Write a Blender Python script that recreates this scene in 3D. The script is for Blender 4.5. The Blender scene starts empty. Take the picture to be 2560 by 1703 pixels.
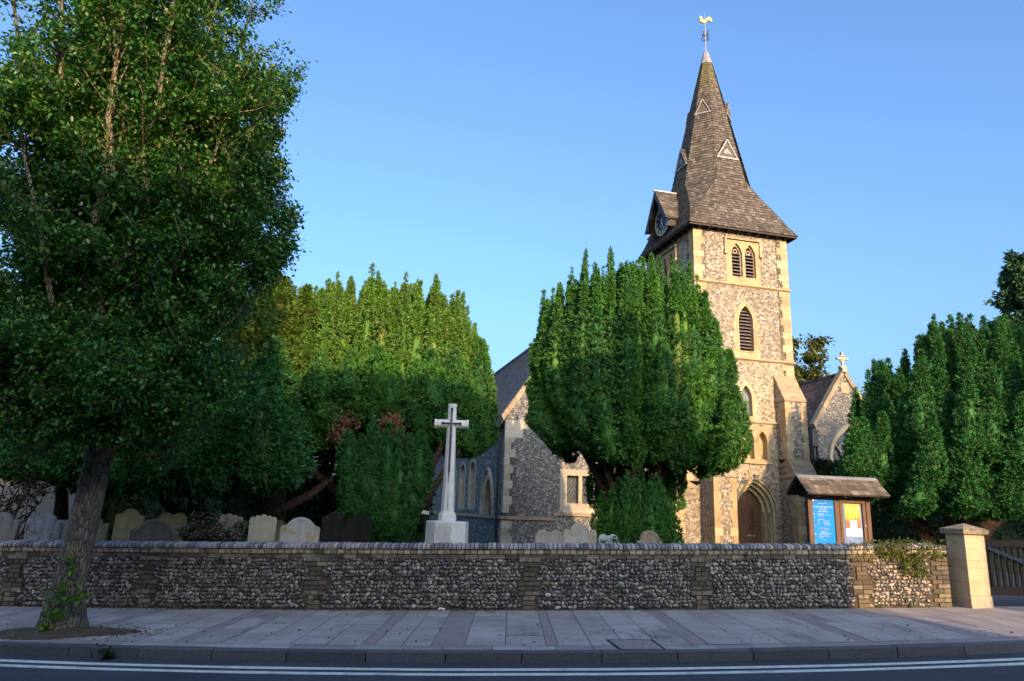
import bpy, bmesh, math, random
import numpy as np
from mathutils import Vector, Matrix
from mathutils.geometry import tessellate_polygon
R = math.radians
rnd = random.Random(7)
nr = np.random.default_rng(11)
sc = bpy.context.scene
col = sc.collection
# ------------------------------------------------------------------ camera, sky, sun, exposure
PITCH, ROLL, CAMH = R(13.4), R(1.9), 1.6
fw = Vector((0, math.cos(PITCH), math.sin(PITCH)))
u0 = Vector((0, -math.sin(PITCH), math.cos(PITCH))); r0 = Vector((1, 0, 0))
rt = r0*math.cos(ROLL)+u0*math.sin(ROLL); up = -r0*math.sin(ROLL)+u0*math.cos(ROLL)
cam = bpy.data.cameras.new('camera'); co = bpy.data.objects.new('camera', cam); col.objects.link(co)
M = Matrix(((rt.x, up.x, -fw.x, 0), (rt.y, up.y, -fw.y, 0), (rt.z, up.z, -fw.z, CAMH), (0, 0, 0, 1)))
co.matrix_world = M
cam.sensor_width = 36; cam.lens = 36*1780/2560; cam.clip_end = 2000; cam.clip_start = .05
sc.camera = co
SUN_AZ, SUN_EL = R(16.5), R(14.5)      # azimuth: to the right of straight behind the camera
tosun = Vector((math.sin(SUN_AZ)*math.cos(SUN_EL), -math.cos(SUN_AZ)*math.cos(SUN_EL), math.sin(SUN_EL)))
w = bpy.data.worlds.new('World'); sc.world = w; w.use_nodes = True
nt = w.node_tree; sky = nt.nodes.new('ShaderNodeTexSky'); sky.sky_type = 'NISHITA'; sky.sun_disc = False
sky.sun_elevation = SUN_EL; sky.sun_rotation = math.atan2(tosun.x, tosun.y)
sky.air_density = 1.0; sky.dust_density = 6; sky.ozone_density = 5.0; sky.altitude = 0
nt.links.new(sky.outputs[0], nt.nodes['Background'].inputs[0]); nt.nodes['Background'].inputs[1].default_value = .15
sl = bpy.data.lights.new('sun', 'SUN'); sl.energy = 2.15; sl.angle = R(.5); sl.color = (1, .68, .36)
so = bpy.data.objects.new('sun', sl); col.objects.link(so); so.rotation_euler = tosun.to_track_quat('Z', 'Y').to_euler()
sc.view_settings.view_transform = 'Standard'; sc.view_settings.look = 'None'; sc.view_settings.gamma = 1
sc.view_settings.exposure = 1.65
sc.render.resolution_x, sc.render.resolution_y = 1024, 681
sc.cycles.max_bounces = 6; sc.cycles.transparent_max_bounces = 4

# ------------------------------------------------------------------ object helpers
def tag(o, label=None, cat=None, group=None, kind=None):
    if label: o['label'] = label
    if cat: o['category'] = cat
    if group: o['group'] = group
    if kind: o['kind'] = kind
    return o
def empty(name, loc=(0, 0, 0), rz=0, **k):
    o = bpy.data.objects.new(name, None); col.objects.link(o); o.location = loc; o.rotation_euler = (0, 0, rz)
    o.empty_display_size = .2
    return tag(o, **k)
def dd(P):
    out = []
    for p in P:
        if not out or abs(out[-1][0]-p[0])+abs(out[-1][1]-p[1]) > 1e-5: out.append(p)
    while len(out) > 1 and abs(out[-1][0]-out[0][0])+abs(out[-1][1]-out[0][1]) < 1e-5: out.pop()
    return out
class MB:
    def __init__(s): s.v = []; s.f = []; s.mi = []
    def add(s, vs, fs, m=0):
        n = len(s.v); s.v += [tuple(p) for p in vs]; s.f += [tuple(i+n for i in f) for f in fs]; s.mi += [m]*len(fs)
        return s
    def box(s, x0, x1, y0, y1, z0, z1, m=0, T=None):
        vs = [(x0, y0, z0), (x1, y0, z0), (x1, y1, z0), (x0, y1, z0), (x0, y0, z1), (x1, y0, z1), (x1, y1, z1), (x0, y1, z1)]
        if T: vs = [T(*p) for p in vs]
        return s.add(vs, [(0, 3, 2, 1), (4, 5, 6, 7), (0, 1, 5, 4), (1, 2, 6, 5), (2, 3, 7, 6), (3, 0, 4, 7)], m)
    def hexa(s, vs, m=0):   # 8 corners in box order
        return s.add(vs, [(0, 3, 2, 1), (4, 5, 6, 7), (0, 1, 5, 4), (1, 2, 6, 5), (2, 3, 7, 6), (3, 0, 4, 7)], m)
    def prism(s, pts, a, b, fn, m=0):  # 2-D outline pts, swept from depth a to b; fn(x,z,d)->3D
        pts = dd(pts); n = len(pts); vs = [fn(x, z, a) for x, z in pts]+[fn(x, z, b) for x, z in pts]
        fs = [(i, (i+1) % n, n+(i+1) % n, n+i) for i in range(n)]
        for t in tessellate_polygon([[Vector((x, z, 0)) for x, z in pts]]):
            fs.append(tuple(t)); fs.append(tuple(i+n for i in reversed(t)))
        return s.add(vs, fs, m)
    def panel(s, outer, holes, a, b, fn, m=0, back=False):
        loops = [dd(l) for l in [outer]+list(holes)]; flat = [p for l in loops for p in l]; n = len(flat)
        vs = [fn(x, z, a) for x, z in flat]+[fn(x, z, b) for x, z in flat]; fs = []
        for t in tessellate_polygon([[Vector((x, z, 0)) for x, z in l] for l in loops]):
            fs.append(tuple(t))
            if back: fs.append(tuple(i+n for i in reversed(t)))
        k = 0
        for l in loops:
            L = len(l)
            fs += [(k+i, k+(i+1) % L, n+k+(i+1) % L, n+k+i) for i in range(L)]; k += L
        return s.add(vs, fs, m)
    def tube(s, pts, rad, n=8, m=0, cap=True):
        pts = [Vector(p) for p in pts]; rad = rad if hasattr(rad, '__len__') else [rad]*len(pts); vs = []
        ref = None
        for i, p in enumerate(pts):
            d = (pts[min(i+1, len(pts)-1)]-pts[max(i-1, 0)]).normalized()
            if ref is None: ref = d.orthogonal().normalized()
            ref = (ref-d*ref.dot(d)).normalized(); b = d.cross(ref)
            for k in range(n):
                a = 2*math.pi*k/n; vs.append(p+(ref*math.cos(a)+b*math.sin(a))*rad[i])
        fs = [(i*n+k, i*n+(k+1) % n, (i+1)*n+(k+1) % n, (i+1)*n+k) for i in range(len(pts)-1) for k in range(n)]
        if cap: fs += [tuple(reversed(range(n))), tuple((len(pts)-1)*n+k for k in range(n))]
        return s.add(vs, fs, m)
    def build(s, name, mats, parent=None, smooth=False, fix=True):
        me = bpy.data.meshes.new(name); me.from_pydata(s.v, [], s.f)
        if not isinstance(mats, (list, tuple)): mats = [mats]
        for q in mats: me.materials.append(q)
        if len(mats) > 1: me.polygons.foreach_set('material_index', s.mi)
        if fix:
            bm = bmesh.new(); bm.from_mesh(me); bmesh.ops.recalc_face_normals(bm, faces=bm.faces); bm.to_mesh(me); bm.free()
        if smooth: me.polygons.foreach_set('use_smooth', [True]*len(me.polygons))
        me.update(); o = bpy.data.objects.new(name, me); col.objects.link(o)
        if parent: o.parent = parent
        return o
def np_mesh(name, V, Q, mat, parent=None, smooth=False):   # V (n,3), Q (m,4)
    me = bpy.data.meshes.new(name); me.vertices.add(len(V)); me.vertices.foreach_set('co', V.astype(np.float32).ravel())
    k = Q.shape[1]; me.loops.add(Q.size); me.loops.foreach_set('vertex_index', Q.astype(np.int32).ravel())
    me.polygons.add(len(Q)); me.polygons.foreach_set('loop_start', np.arange(len(Q), dtype=np.int32)*k)
    me.polygons.foreach_set('loop_total', np.full(len(Q), k, dtype=np.int32))
    if smooth: me.polygons.foreach_set('use_smooth', np.ones(len(Q), dtype=bool))
    me.materials.append(mat); me.update(calc_edges=True); me.validate()
    o = bpy.data.objects.new(name, me); col.objects.link(o)
    if parent: o.parent = parent
    return o
def noise3(P, seed=0):
    P = np.asarray(P, float); i = np.floor(P).astype(np.int64); f = P-i; f = f*f*(3-2*f); out = 0
    for dx in (0, 1):
        for dy in (0, 1):
            for dz in (0, 1):
                h = ((i[:, 0]+dx)*73856093 ^ (i[:, 1]+dy)*19349663 ^ (i[:, 2]+dz)*83492791 ^ (seed*2654435761)) & 0xffffffff
                h = (h ^ (h >> 13))*1274126177 & 0xffffffff; h = (h ^ (h >> 16)) & 0xffff
                wgt = (f[:, 0] if dx else 1-f[:, 0])*(f[:, 1] if dy else 1-f[:, 1])*(f[:, 2] if dz else 1-f[:, 2])
                out = out+wgt*(h/65535.)
    return out

# ------------------------------------------------------------------ materials
class NT:
    def __init__(s, name, rough=.8, spec=.3):
        s.m = bpy.data.materials.new(name); s.m.use_nodes = True; s.t = s.m.node_tree; s.b = s.t.nodes['Principled BSDF']
        s.b.inputs['Roughness'].default_value = rough; s.b.inputs['Specular IOR Level'].default_value = spec
    def n(s, t, **k):
        q = s.t.nodes.new('ShaderNode'+t)
        for a, v in k.items(): setattr(q, a, v)
        return q
    def l(s, a, b): s.t.links.new(a, b)
    def coord(s, scale=(1, 1, 1), kind='Object'):
        c = s.n('TexCoord'); mp = s.n('Mapping'); s.l(c.outputs[kind], mp.inputs[0]); mp.inputs['Scale'].default_value = scale if hasattr(scale, '__len__') else (scale,)*3
        return mp.outputs[0]
    def noise(s, vec, scale, detail=4, rough=.6):
        q = s.n('TexNoise'); s.l(vec, q.inputs['Vector']); q.inputs['Scale'].default_value = scale; q.inputs['Detail'].default_value = detail; q.inputs['Roughness'].default_value = rough
        return q
    def ramp(s, fac, stops, mode='LINEAR'):
        q = s.n('ValToRGB'); q.color_ramp.interpolation = mode; e = q.color_ramp.elements
        while len(e) < len(stops): e.new(.5)
        for k, (p, c) in enumerate(stops): e[k].position = p; e[k].color = (*c, 1) if hasattr(c, '__len__') else (c, c, c, 1)
        if fac is not None: s.l(fac, q.inputs[0])
        return q.outputs[0]
    def mix(s, fac, a, b, bt='MIX'):
        q = s.n('Mix', data_type='RGBA', blend_type=bt)
        for k, x in ((0, fac), (6, a), (7, b)):
            if isinstance(x, (int, float)): q.inputs[k].default_value = x if k == 0 else (x, x, x, 1)
            elif isinstance(x, tuple): q.inputs[k].default_value = (*x, 1)
            else: s.l(x, q.inputs[k])
        return q.outputs[2]
    def math(s, op, a, b=0., c=None):
        q = s.n('Math', operation=op)
        for k, x in enumerate((a, b, c)):
            if x is None: continue
            if isinstance(x, (int, float)): q.inputs[k].default_value = x
            else: s.l(x, q.inputs[k])
        return q.outputs[0]
    def col(s, c):
        if isinstance(c, tuple): s.b.inputs['Base Color'].default_value = (*c, 1)
        else: s.l(c, s.b.inputs['Base Color'])
        return s
    def bump(s, h, st=.5, dist=.02):
        q = s.n('Bump'); s.l(h, q.inputs['Height']); q.inputs['Strength'].default_value = st; q.inputs['Distance'].default_value = dist; s.l(q.outputs[0], s.b.inputs['Normal'])
        return s
    def island(s): return s.n('NewGeometry').outputs['Random Per Island']

def mat_plain(name, c, rough=.7, spec=.3, var=.25, sc_=8, metal=0, bump=.15):
    q = NT(name, rough, spec); v = q.coord(); n = q.noise(v, sc_, 5).outputs[0]
    d = tuple(x*(1-var) for x in c); e = tuple(min(1, x*(1+var)) for x in c)
    q.col(q.ramp(n, [(.3, d), (.7, e)])); q.b.inputs['Metallic'].default_value = metal
    if bump: q.bump(q.noise(v, sc_*4, 4).outputs[0], bump, .01)
    return q.m
def mat_island(name, stops, rough=.8, spec=.25, nvar=.35, nsc=14, bump=.3, stain=None, stsc=1.5, strange=(.5, .7)):
    """every separate piece (brick, shingle, block) its own tone"""
    q = NT(name, rough, spec); c = q.ramp(q.island(), stops, 'LINEAR'); v = q.coord(); n = q.noise(v, nsc, 6, .65)
    c = q.mix(1., c, q.ramp(n.outputs[0], [(.25, 1-nvar), (.75, 1+nvar)]), 'MULTIPLY')
    if stain: c = q.mix(q.ramp(q.noise(v, stsc, 5, .7).outputs[0], [(strange[0], 0), (strange[1], 1)]), c, stain)
    q.col(c)
    if bump: q.bump(n.outputs[0], bump, .01)
    return q.m
def mat_leaf(name, stops, rough=.45, spec=.35, trans=.3, big=None):
    q = NT(name, rough, spec); c = q.ramp(q.island(), stops)
    if big:   # broad tone patches through the crown (new growth, ageing shoots)
        c = q.mix(q.ramp(q.noise(q.coord(), big[0], 2).outputs[0], [(.42, 0), (.62, 1)]), c, q.mix(.5, c, big[1]))
    q.col(c); t = q.n('BsdfTranslucent'); q.l(c, t.inputs[0]); mx = q.n('MixShader'); mx.inputs[0].default_value = trans
    out = q.t.nodes['Material Output']; q.l(q.b.outputs[0], mx.inputs[1]); q.l(t.outputs[0], mx.inputs[2]); q.l(mx.outputs[0], out.inputs[0])
    return q.m
def mat_flint(name, scale, mortar, stops, edge=.06, warp=.25, cover=1.0):
    q = NT(name, .6, .4); v = q.coord((1, 1, 1.25)); nz = q.noise(v, scale*.8, 2)
    add = q.n('Vector' 'Math', operation='MULTIPLY_ADD'); q.l(nz.outputs['Color'], add.inputs[0]); add.inputs[1].default_value = (warp/scale*2,)*3; q.l(v, add.inputs[2])
    a = q.n('TexVoronoi', feature='F1'); b = q.n('TexVoronoi', feature='DISTANCE_TO_EDGE')
    for t in (a, b): q.l(add.outputs[0], t.inputs['Vector']); t.inputs['Scale'].default_value = scale
    sep = q.n('SeparateColor'); q.l(a.outputs['Color'], sep.inputs[0])
    c = q.ramp(sep.outputs[0], stops); fine = q.noise(v, scale*3, 4, .7)
    c = q.mix(q.ramp(fine.outputs[0], [(.5, 0), (.68, .8)]), c, (.62, .58, .5))
    c = q.mix(q.ramp(fine.outputs[0], [(.3, .8), (.42, 0)]), c, (.05, .05, .055))
    stone = q.ramp(b.outputs['Distance'], [(edge*.4, 0), (edge, 1)])
    if cover < 1: stone = q.math('MULTIPLY', stone, q.ramp(sep.outputs[1], [(cover-.01, 1), (cover+.01, 0)], 'LINEAR'))
    if 'blue' in name: q.b.inputs['Specular IOR Level'].default_value = .1
    mo = q.mix(1., mortar, q.ramp(q.noise(v, 3, 5).outputs[0], [(.3, .75), (.7, 1.12)]), 'MULTIPLY')
    q.col(q.mix(stone, mo, c)); q.bump(q.math('ADD', q.math('MULTIPLY', stone, q.ramp(sep.outputs[2], [(0, .5), (1, 1)])), fine.outputs[0]), .9, .025)
    return q.m
FL = [(0, (.03, .03, .035)), (.25, (.09, .085, .09)), (.45, (.19, .17, .155)), (.62, (.34, .29, .23)), (.8, (.5, .46, .4)), (1, (.66, .63, .58))]
m_flint_tower = mat_flint('flint_cream_mortar', 12.5, (.33, .25, .155), [(0, (.05, .04, .038)), (.2, (.13, .1, .08)), (.45, (.25, .18, .115)), (.75, (.38, .3, .21)), (1, (.6, .54, .46))], .07)
m_flint_low = mat_flint('flint_sparse_in_mortar', 11.5, (.42, .32, .2), [(0, (.04, .036, .036)), (.4, (.15, .12, .105)), (.6, (.36, .28, .2)), (1, (.56, .5, .42))], .085, .25, .6)
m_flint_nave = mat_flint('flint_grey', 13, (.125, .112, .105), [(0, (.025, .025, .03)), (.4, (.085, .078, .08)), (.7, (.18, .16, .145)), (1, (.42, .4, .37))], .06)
m_flint_side = mat_flint('flint_blue_shaded', 11, (.035, .04, .05), [(0, (.01, .013, .016)), (.5, (.035, .04, .052)), (.8, (.1, .11, .125)), (1, (.4, .41, .43))], .06)  # shade of the overhang put into the dark side-wall tones
m_flint_real = NT('flint_stones', .28, .6)
q = m_flint_real; v = q.coord(); n = q.noise(v, 26, 4, .65)
c = q.ramp(q.island(), [(0, (.03, .028, .029)), (.28, (.07, .063, .06)), (.5, (.145, .122, .104)), (.7, (.25, .205, .165)), (.84, (.36, .3, .235)), (.91, (.25, .155, .085)), (1, (.56, .51, .44))])
c = q.mix(q.ramp(n.outputs[0], [(.55, 0), (.62, .75)]), c, (.56, .53, .48)); c = q.mix(q.ramp(n.outputs[0], [(.36, .85), (.46, 0)]), c, (.025, .027, .035))
q.col(c); q.bump(n.outputs[0], .5, .02); m_flint_real = q.m
m_mortar = mat_plain('old_mortar', (.085, .068, .05), .95, .1, .5, 9, bump=.6)
m_brick = mat_island('stock_brick', [(0, (.08, .062, .045)), (.35, (.13, .102, .07)), (.7, (.18, .142, .095)), (1, (.27, .22, .15))], .9, .15, .3, 22, .4, (.1, .095, .08), 3.5, (.5, .75))
m_brick_blue = mat_island('coping_brick_grey', [(0, (.14, .125, .13)), (.5, (.28, .25, .25)), (.85, (.42, .38, .35)), (1, (.48, .36, .28))], .85, .2, .3, 24, .4, (.12, .12, .07), 5, (.58, .75))
m_brick_pale = mat_island('coping_brick_pale', [(0, (.22, .18, .12)), (.5, (.36, .3, .2)), (1, (.46, .4, .28))], .9, .15, .3, 22, .4, (.1, .1, .05), 3.0, (.52, .68))
m_stone = mat_island('cream_limestone', [(0, (.34, .245, .135)), (.5, (.41, .305, .175)), (1, (.47, .365, .225))], .85, .2, .22, 7, .3, (.25, .18, .105), 1.6, (.5, .75))
m_stone_grey = mat_island('grey_limestone', [(0, (.3, .265, .2)), (.5, (.37, .33, .25)), (1, (.43, .38, .3))], .85, .2, .2, 7, .2, (.24, .21, .16), 1.2, (.52, .75))
m_weather = mat_island('weathered_stone_slabs', [(0, (.27, .2, .13)), (1, (.37, .28, .18))], .9, .1, .3, 16, .4, (.16, .14, .1), 3, (.5, .7))
m_shingle = mat_island('oak_shingle', [(0, (.08, .063, .05)), (.3, (.12, .095, .075)), (.65, (.155, .125, .1)), (.9, (.2, .165, .13)), (1, (.25, .21, .165))], .85, .2, .25, 10, .3)
def shingle_mossy():
    q = NT('oak_shingle_mossy', .85, .2); c = q.ramp(q.island(), [(0, (.065, .053, .044)), (.3, (.092, .075, .062)), (.65, (.115, .095, .079)), (.9, (.145, .121, .102)), (1, (.19, .16, .135))])
    tc = q.n('TexCoord'); sp = q.n('SeparateXYZ'); q.l(tc.outputs['Object'], sp.inputs[0]); n = q.noise(tc.outputs['Object'], 3.5, 5, .7)
    hi = q.math('MULTIPLY', q.ramp(q.math('DIVIDE', sp.outputs[2], 25.), [(.82, 0), (.91, .85)]), q.ramp(n.outputs[0], [(.35, 0), (.6, 1)]))
    n2 = q.noise(tc.outputs['Object'], 9, 5, .7)
    c = q.mix(1., c, q.ramp(n2.outputs[0], [(.25, .8), (.75, 1.22)]), 'MULTIPLY')
    c = q.mix(hi, c, (.17, .15, .03)); q.col(c); q.bump(n2.outputs[0], .3, .01); return q.m
m_spire = shingle_mossy()
m_lucarne = mat_plain('weathered_boards', (.13, .1, .08), .85, .2, .35, 9, .3)
m_lucopen = mat_plain('torn_slate_grey', (.2, .22, .26), .6, .3, .3, 9)
m_lead = mat_plain('grey_lead', (.3, .28, .265), .45, .5, .2, 6, .3)
m_slate = mat_island('dark_roof_tile', [(0, (.05, .05, .06)), (.5, (.085, .08, .085)), (1, (.13, .115, .115))], .75, .3, .3, 8, .2, (.13, .12, .11), .8, (.55, .75))
m_claytile = mat_island('brown_clay_tile', [(0, (.09, .055, .045)), (.5, (.14, .085, .065)), (1, (.2, .13, .1))], .85, .2, .25, 10, .2)
m_dkwood = mat_plain('dark_painted_wood', (.045, .032, .024), .6, .3, .4, 12)
def mat_wood(name, c, c2, stretch=(30, 30, 3)):
    q = NT(name, .6, .3); v = q.coord(stretch); n = q.noise(v, 1.2, 6, .7); q.col(q.ramp(n.outputs[0], [(.3, c), (.7, c2)])); q.bump(n.outputs[0], .4, .006); return q.m
m_door = mat_wood('oak_door', (.075, .035, .018), (.21, .1, .05))
m_post = mat_wood('brown_post_wood', (.085, .045, .028), (.2, .115, .075))
m_gate = mat_wood('dark_brown_gate_wood', (.022, .013, .009), (.05, .028, .018))
m_iron = mat_plain('black_iron', (.03, .03, .032), .5, .5, .3, 20)
m_bronze = mat_plain('weathered_bronze', (.05, .05, .05), .45, .5, .3, 14, .3)
m_gold = mat_plain('gilded_metal', (.85, .55, .13), .35, .5, .15, 10, .85, 0)
m_goldp = mat_plain('gold_paint', (.75, .62, .35), .5, .3, .1, 10, 0, 0)
m_dial = mat_plain('blue_clock_dial', (.035, .075, .17), .3, .5, .15, 3, 0, 0)
m_louvre = mat_plain('slate_louvre', (.14, .105, .105), .5, .5, .3, 5)
m_dark = mat_plain('dark_interior', (.012, .012, .014), .9, .1, .3, 4)
def mat_glass(name, c):
    q = NT(name, .12, .6); n = q.noise(q.coord(), 3, 2); q.col(q.ramp(n.outputs[0], [(.3, tuple(x*.6 for x in c)), (.7, tuple(x*1.4 for x in c))])); q.bump(n.outputs[0], .3, .05); return q.m
m_glass = mat_glass('leaded_glass', (.05, .06, .075)); m_glass_pale = mat_glass('pale_leaded_glass', (.2, .23, .22))
m_leading = mat_plain('lead_cames', (.1, .1, .1), .5, .4, .2, 8, .2, 0)
m_white = mat_plain('white_paper', (.8, .78, .76), .6, .3, .04, 5, 0, 0)
m_blueboard = mat_plain('bright_blue_board', (.005, .23, .72), .4, .4, .05, 3, 0, 0)
m_bluefelt = mat_plain('pale_blue_felt', (.2, .28, .5), .8, .2, .3, 4, 0, 0)
def mat_bark(name, a, b, lich=None):
    q = NT(name, .9, .15); v = q.coord((9, 9, 2.2)); n = q.noise(v, 2.2, 6, .7); vo = q.n('TexVoronoi', feature='DISTANCE_TO_EDGE'); q.l(v, vo.inputs['Vector']); vo.inputs['Scale'].default_value = 2.6
    c = q.ramp(n.outputs[0], [(.3, a), (.7, b)]); c = q.mix(q.ramp(vo.outputs['Distance'], [(0, .8), (.12, 0)]), c, tuple(x*.35 for x in a))
    if lich: c = q.mix(q.math('MULTIPLY', q.ramp(q.noise(q.coord(), 3.2, 5, .7).outputs[0], [(.5, 0), (.6, .8)]), q.ramp(q.noise(q.coord(), 30, 3).outputs[0], [(.4, 0), (.55, 1)])), c, lich)
    q.col(c); q.bump(q.math('ADD', n.outputs[0], q.ramp(vo.outputs['Distance'], [(0, 0), (.2, 1)])), .9, .03); return q.m
m_bark = mat_bark('lichen_covered_bark', (.13, .112, .095), (.26, .225, .19), (.3, .26, .12))
m_twig = mat_bark('pale_branch_bark', (.2, .165, .115), (.33, .27, .18))
m_yewbark = mat_bark('reddish_yew_bark', (.06, .038, .028), (.14, .085, .06))
m_lime = mat_leaf('broad_green_leaf', [(0, (.022, .09, .018)), (.4, (.042, .15, .024)), (.75, (.075, .21, .03)), (.95, (.14, .25, .04)), (1, (.25, .2, .05))], .38, .45, .32)
m_yew = mat_leaf('yew_needles', [(0, (.022, .085, .03)), (.45, (.046, .16, .04)), (.8, (.08, .215, .045)), (.94, (.12, .25, .05)), (1, (.14, .11, .04))], .6, .2, .2, (1.1, (.08, .22, .018)))
m_yew2 = mat_leaf('olive_yew_needles', [(0, (.055, .135, .028)), (.45, (.1, .22, .038)), (.8, (.145, .27, .045)), (.94, (.2, .29, .055)), (1, (.2, .14, .055))], .6, .2, .2, (1.3, (.11, .24, .022)))
m_yewgold = mat_leaf('golden_yew_needles', [(0, (.045, .1, .014)), (.5, (.085, .17, .02)), (.85, (.12, .19, .024)), (1, (.2, .14, .03))], .6, .2, .25)
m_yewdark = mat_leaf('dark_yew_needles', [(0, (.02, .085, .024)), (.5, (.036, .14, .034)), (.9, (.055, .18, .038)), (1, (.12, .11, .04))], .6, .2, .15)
m_conif = mat_leaf('conifer_needles', [(0, (.025, .07, .035)), (.6, (.05, .12, .05)), (1, (.1, .13, .05))], .6, .2, .15)
m_autumn = mat_leaf('yellowing_leaf', [(0, (.06, .085, .015)), (.5, (.1, .12, .02)), (1, (.17, .14, .03))], .5, .3, .35)
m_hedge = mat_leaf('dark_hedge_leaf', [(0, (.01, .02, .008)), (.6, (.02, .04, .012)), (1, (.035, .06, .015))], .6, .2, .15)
m_shoot = mat_leaf('fresh_leaf', [(0, (.05, .13, .015)), (.6, (.12, .24, .02)), (1, (.24, .36, .04))], .45, .3, .35)
m_ivy = mat_leaf('ivy_leaf', [(0, (.06, .1, .018)), (.6, (.13, .17, .03)), (1, (.24, .22, .06))], .5, .3, .25)
m_pink = mat_leaf('pink_blossom', [(0, (.4, .16, .2)), (1, (.62, .36, .36))], .6, .2, .3)
m_dead = mat_leaf('dry_brown_leaf', [(0, (.08, .04, .02)), (.6, (.17, .085, .045)), (1, (.3, .17, .09))], .7, .2, .1)
def mat_ground(name, a, b, sc_, bump=.4, c3=None, fine=90):
    q = NT(name, .9, .2); v = q.coord(); n = q.noise(v, sc_, 6, .7); f = q.noise(v, fine, 3, .8)
    c = q.ramp(n.outputs[0], [(.3, a), (.7, b)]); c = q.mix(1., c, q.ramp(f.outputs[0], [(.3, .75), (.7, 1.3)]), 'MULTIPLY')
    if c3: c = q.mix(q.ramp(q.noise(v, sc_*.35, 4).outputs[0], [(.55, 0), (.7, .7)]), c, c3)
    q.col(c); q.bump(f.outputs[0], bump, .004); return q.m
m_road = mat_ground('asphalt_road', (.05, .054, .064), (.072, .077, .088), 1.3, .8, (.045, .047, .054), 70)
m_base = mat_ground('pavement_bedding', (.1, .09, .085), (.17, .155, .145), 3)
m_kerb = mat_island('grey_kerbstone', [(0, (.075, .074, .08)), (1, (.11, .108, .114))], .75, .3, .25, 30, .4)
m_line = mat_ground('worn_white_paint', (.55, .53, .46), (.78, .75, .66), 9, .3, (.3, .3, .28), 60)
m_grass = mat_ground('churchyard_grass', (.03, .06, .015), (.06, .11, .02), 2.5, 1.0, None, 40)
m_slab = NT('paving_slab', .85, .2)
q = m_slab; v = q.coord(); n = q.noise(v, 2.1, 5, .6); f = q.noise(v, 110, 3, .8); st = q.noise(q.coord((2.2, .5, 1)), 1.1, 4)
c = q.ramp(q.island(), [(0, (.36, .305, .27)), (.5, (.41, .348, .312)), (1, (.455, .39, .352))])
c = q.mix(1., c, q.ramp(n.outputs[0], [(.25, .78), (.75, 1.15)]), 'MULTIPLY'); c = q.mix(1., c, q.ramp(f.outputs[0], [(.3, .85), (.7, 1.15)]), 'MULTIPLY')
c = q.mix(q.ramp(st.outputs[0], [(.58, 0), (.7, .5)]), c, (.09, .085, .085)); sp_ = q.n('TexVoronoi', feature='F1'); q.l(v, sp_.inputs['Vector']); sp_.inputs['Scale'].default_value = 5.5
c = q.mix(q.ramp(sp_.outputs['Distance'], [(.03, .55), (.06, 0)]), c, (.11, .1, .1))      # old gum and spots
c = q.mix(q.ramp(q.noise(v, .9, 6, .75).outputs[0], [(.56, 0), (.72, .55)]), c, (.19, .17, .165)); q.col(c); q.bump(f.outputs[0], .35, .003); m_slab = q.m
m_strip = mat_ground('reddish_asphalt_strip', (.27, .212, .197), (.34, .27, .25), 5, .6)
m_render = mat_plain('cream_render', (.17, .16, .145), .9, .1, .1, 2)
m_redbrick = mat_plain('red_brick_wall', (.3, .14, .09), .9, .1, .3, 6)
m_memorial = mat_plain('white_portland_stone', (.62, .6, .56), .8, .2, .1, 6, bump=.1)
m_engrave = mat_plain('engraved_letter_paint', (.3, .27, .23), .8, .2, .2, 9, 0, 0)
m_verdigris = mat_plain('verdigris_stain', (.36, .6, .52), .8, .2, .15, 9, 0, 0)
def mat_head(name, a, b, lich, lsc=5, lo=.52, hi=.62):
    q = NT(name, .9, .15); v = q.coord(); v2 = q.coord((6, 6, .8)); n = q.noise(v, 14, 6, .75); s2 = q.noise(v2, 1.3, 4)
    c = q.mix(.5, q.ramp(n.outputs[0], [(.3, a), (.7, b)]), q.ramp(s2.outputs[0], [(.35, a), (.65, b)]))
    c = q.mix(q.ramp(q.noise(v, lsc, 6, .75).outputs[0], [(lo, 0), (hi, .8)]), c, lich); q.col(c); q.bump(n.outputs[0], .4, .02); return q.m

# ------------------------------------------------------------------ the street's own shape
MS = .028
def yw(x): xc = max(-9, min(9, x)); return 12.42+.0217*xc+.00712*xc*xc+(x-xc)*(.0217+.01424*xc)
def yk(x): xc = max(-8, min(8, x)); return 8.79+.0147*xc+.0150*xc*xc+(x-xc)*(.0147+.03*xc)
def gz(x): return MS*x if abs(x) < 60 else MS*60*(1 if x > 0 else -1)
def along(fa, fb, za, zb, x0, x1, st, mb, m=0, skirt=0):
    xs = np.arange(x0, x1+1e-6, st)
    for a, b in zip(xs[:-1], xs[1:]):
        mb.add([(a, fa(a), gz(a)+za), (b, fa(b), gz(b)+za), (b, fb(b), gz(b)+zb), (a, fb(a), gz(a)+zb)], [(0, 1, 2, 3)], m)
# one ground sheet to the horizon
g = MB(); xs = [-900, -60, -20, -9, 9, 20, 60, 900]
for a, b in zip(xs[:-1], xs[1:]): g.add([(a, -900, gz(a)-.2), (b, -900, gz(b)-.2), (b, 1400, gz(b)-.2), (a, 1400, gz(a)-.2)], [(0, 1, 2, 3)])
tag(g.build('ground', m_grass, fix=False), kind='structure')
g = MB(); along(yw, lambda x: 80, .0, .0, -60, 60, 1, g)
tag(g.build('churchyard_lawn', m_grass, fix=False), kind='structure')
g = MB(); along(lambda x: -2.2, yk, -.11, -.11, -60, 60, .5, g)
tag(g.build('road', m_road, fix=False), kind='structure')
for d in (.30, .535):
    g = MB(); along(lambda x: yk(x)-d-.105+.004*math.sin(x*3), lambda x: yk(x)-d+.015+.004*math.sin(x*2.3+1), -.106, -.106, -60, 60, .25, g)
    tag(g.build('road_marking', m_line, fix=False), kind='structure')
g = MB(); along(yk, lambda x: yw(x)+.02, -.004, -.004, -60, 60, .5, g)
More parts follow.
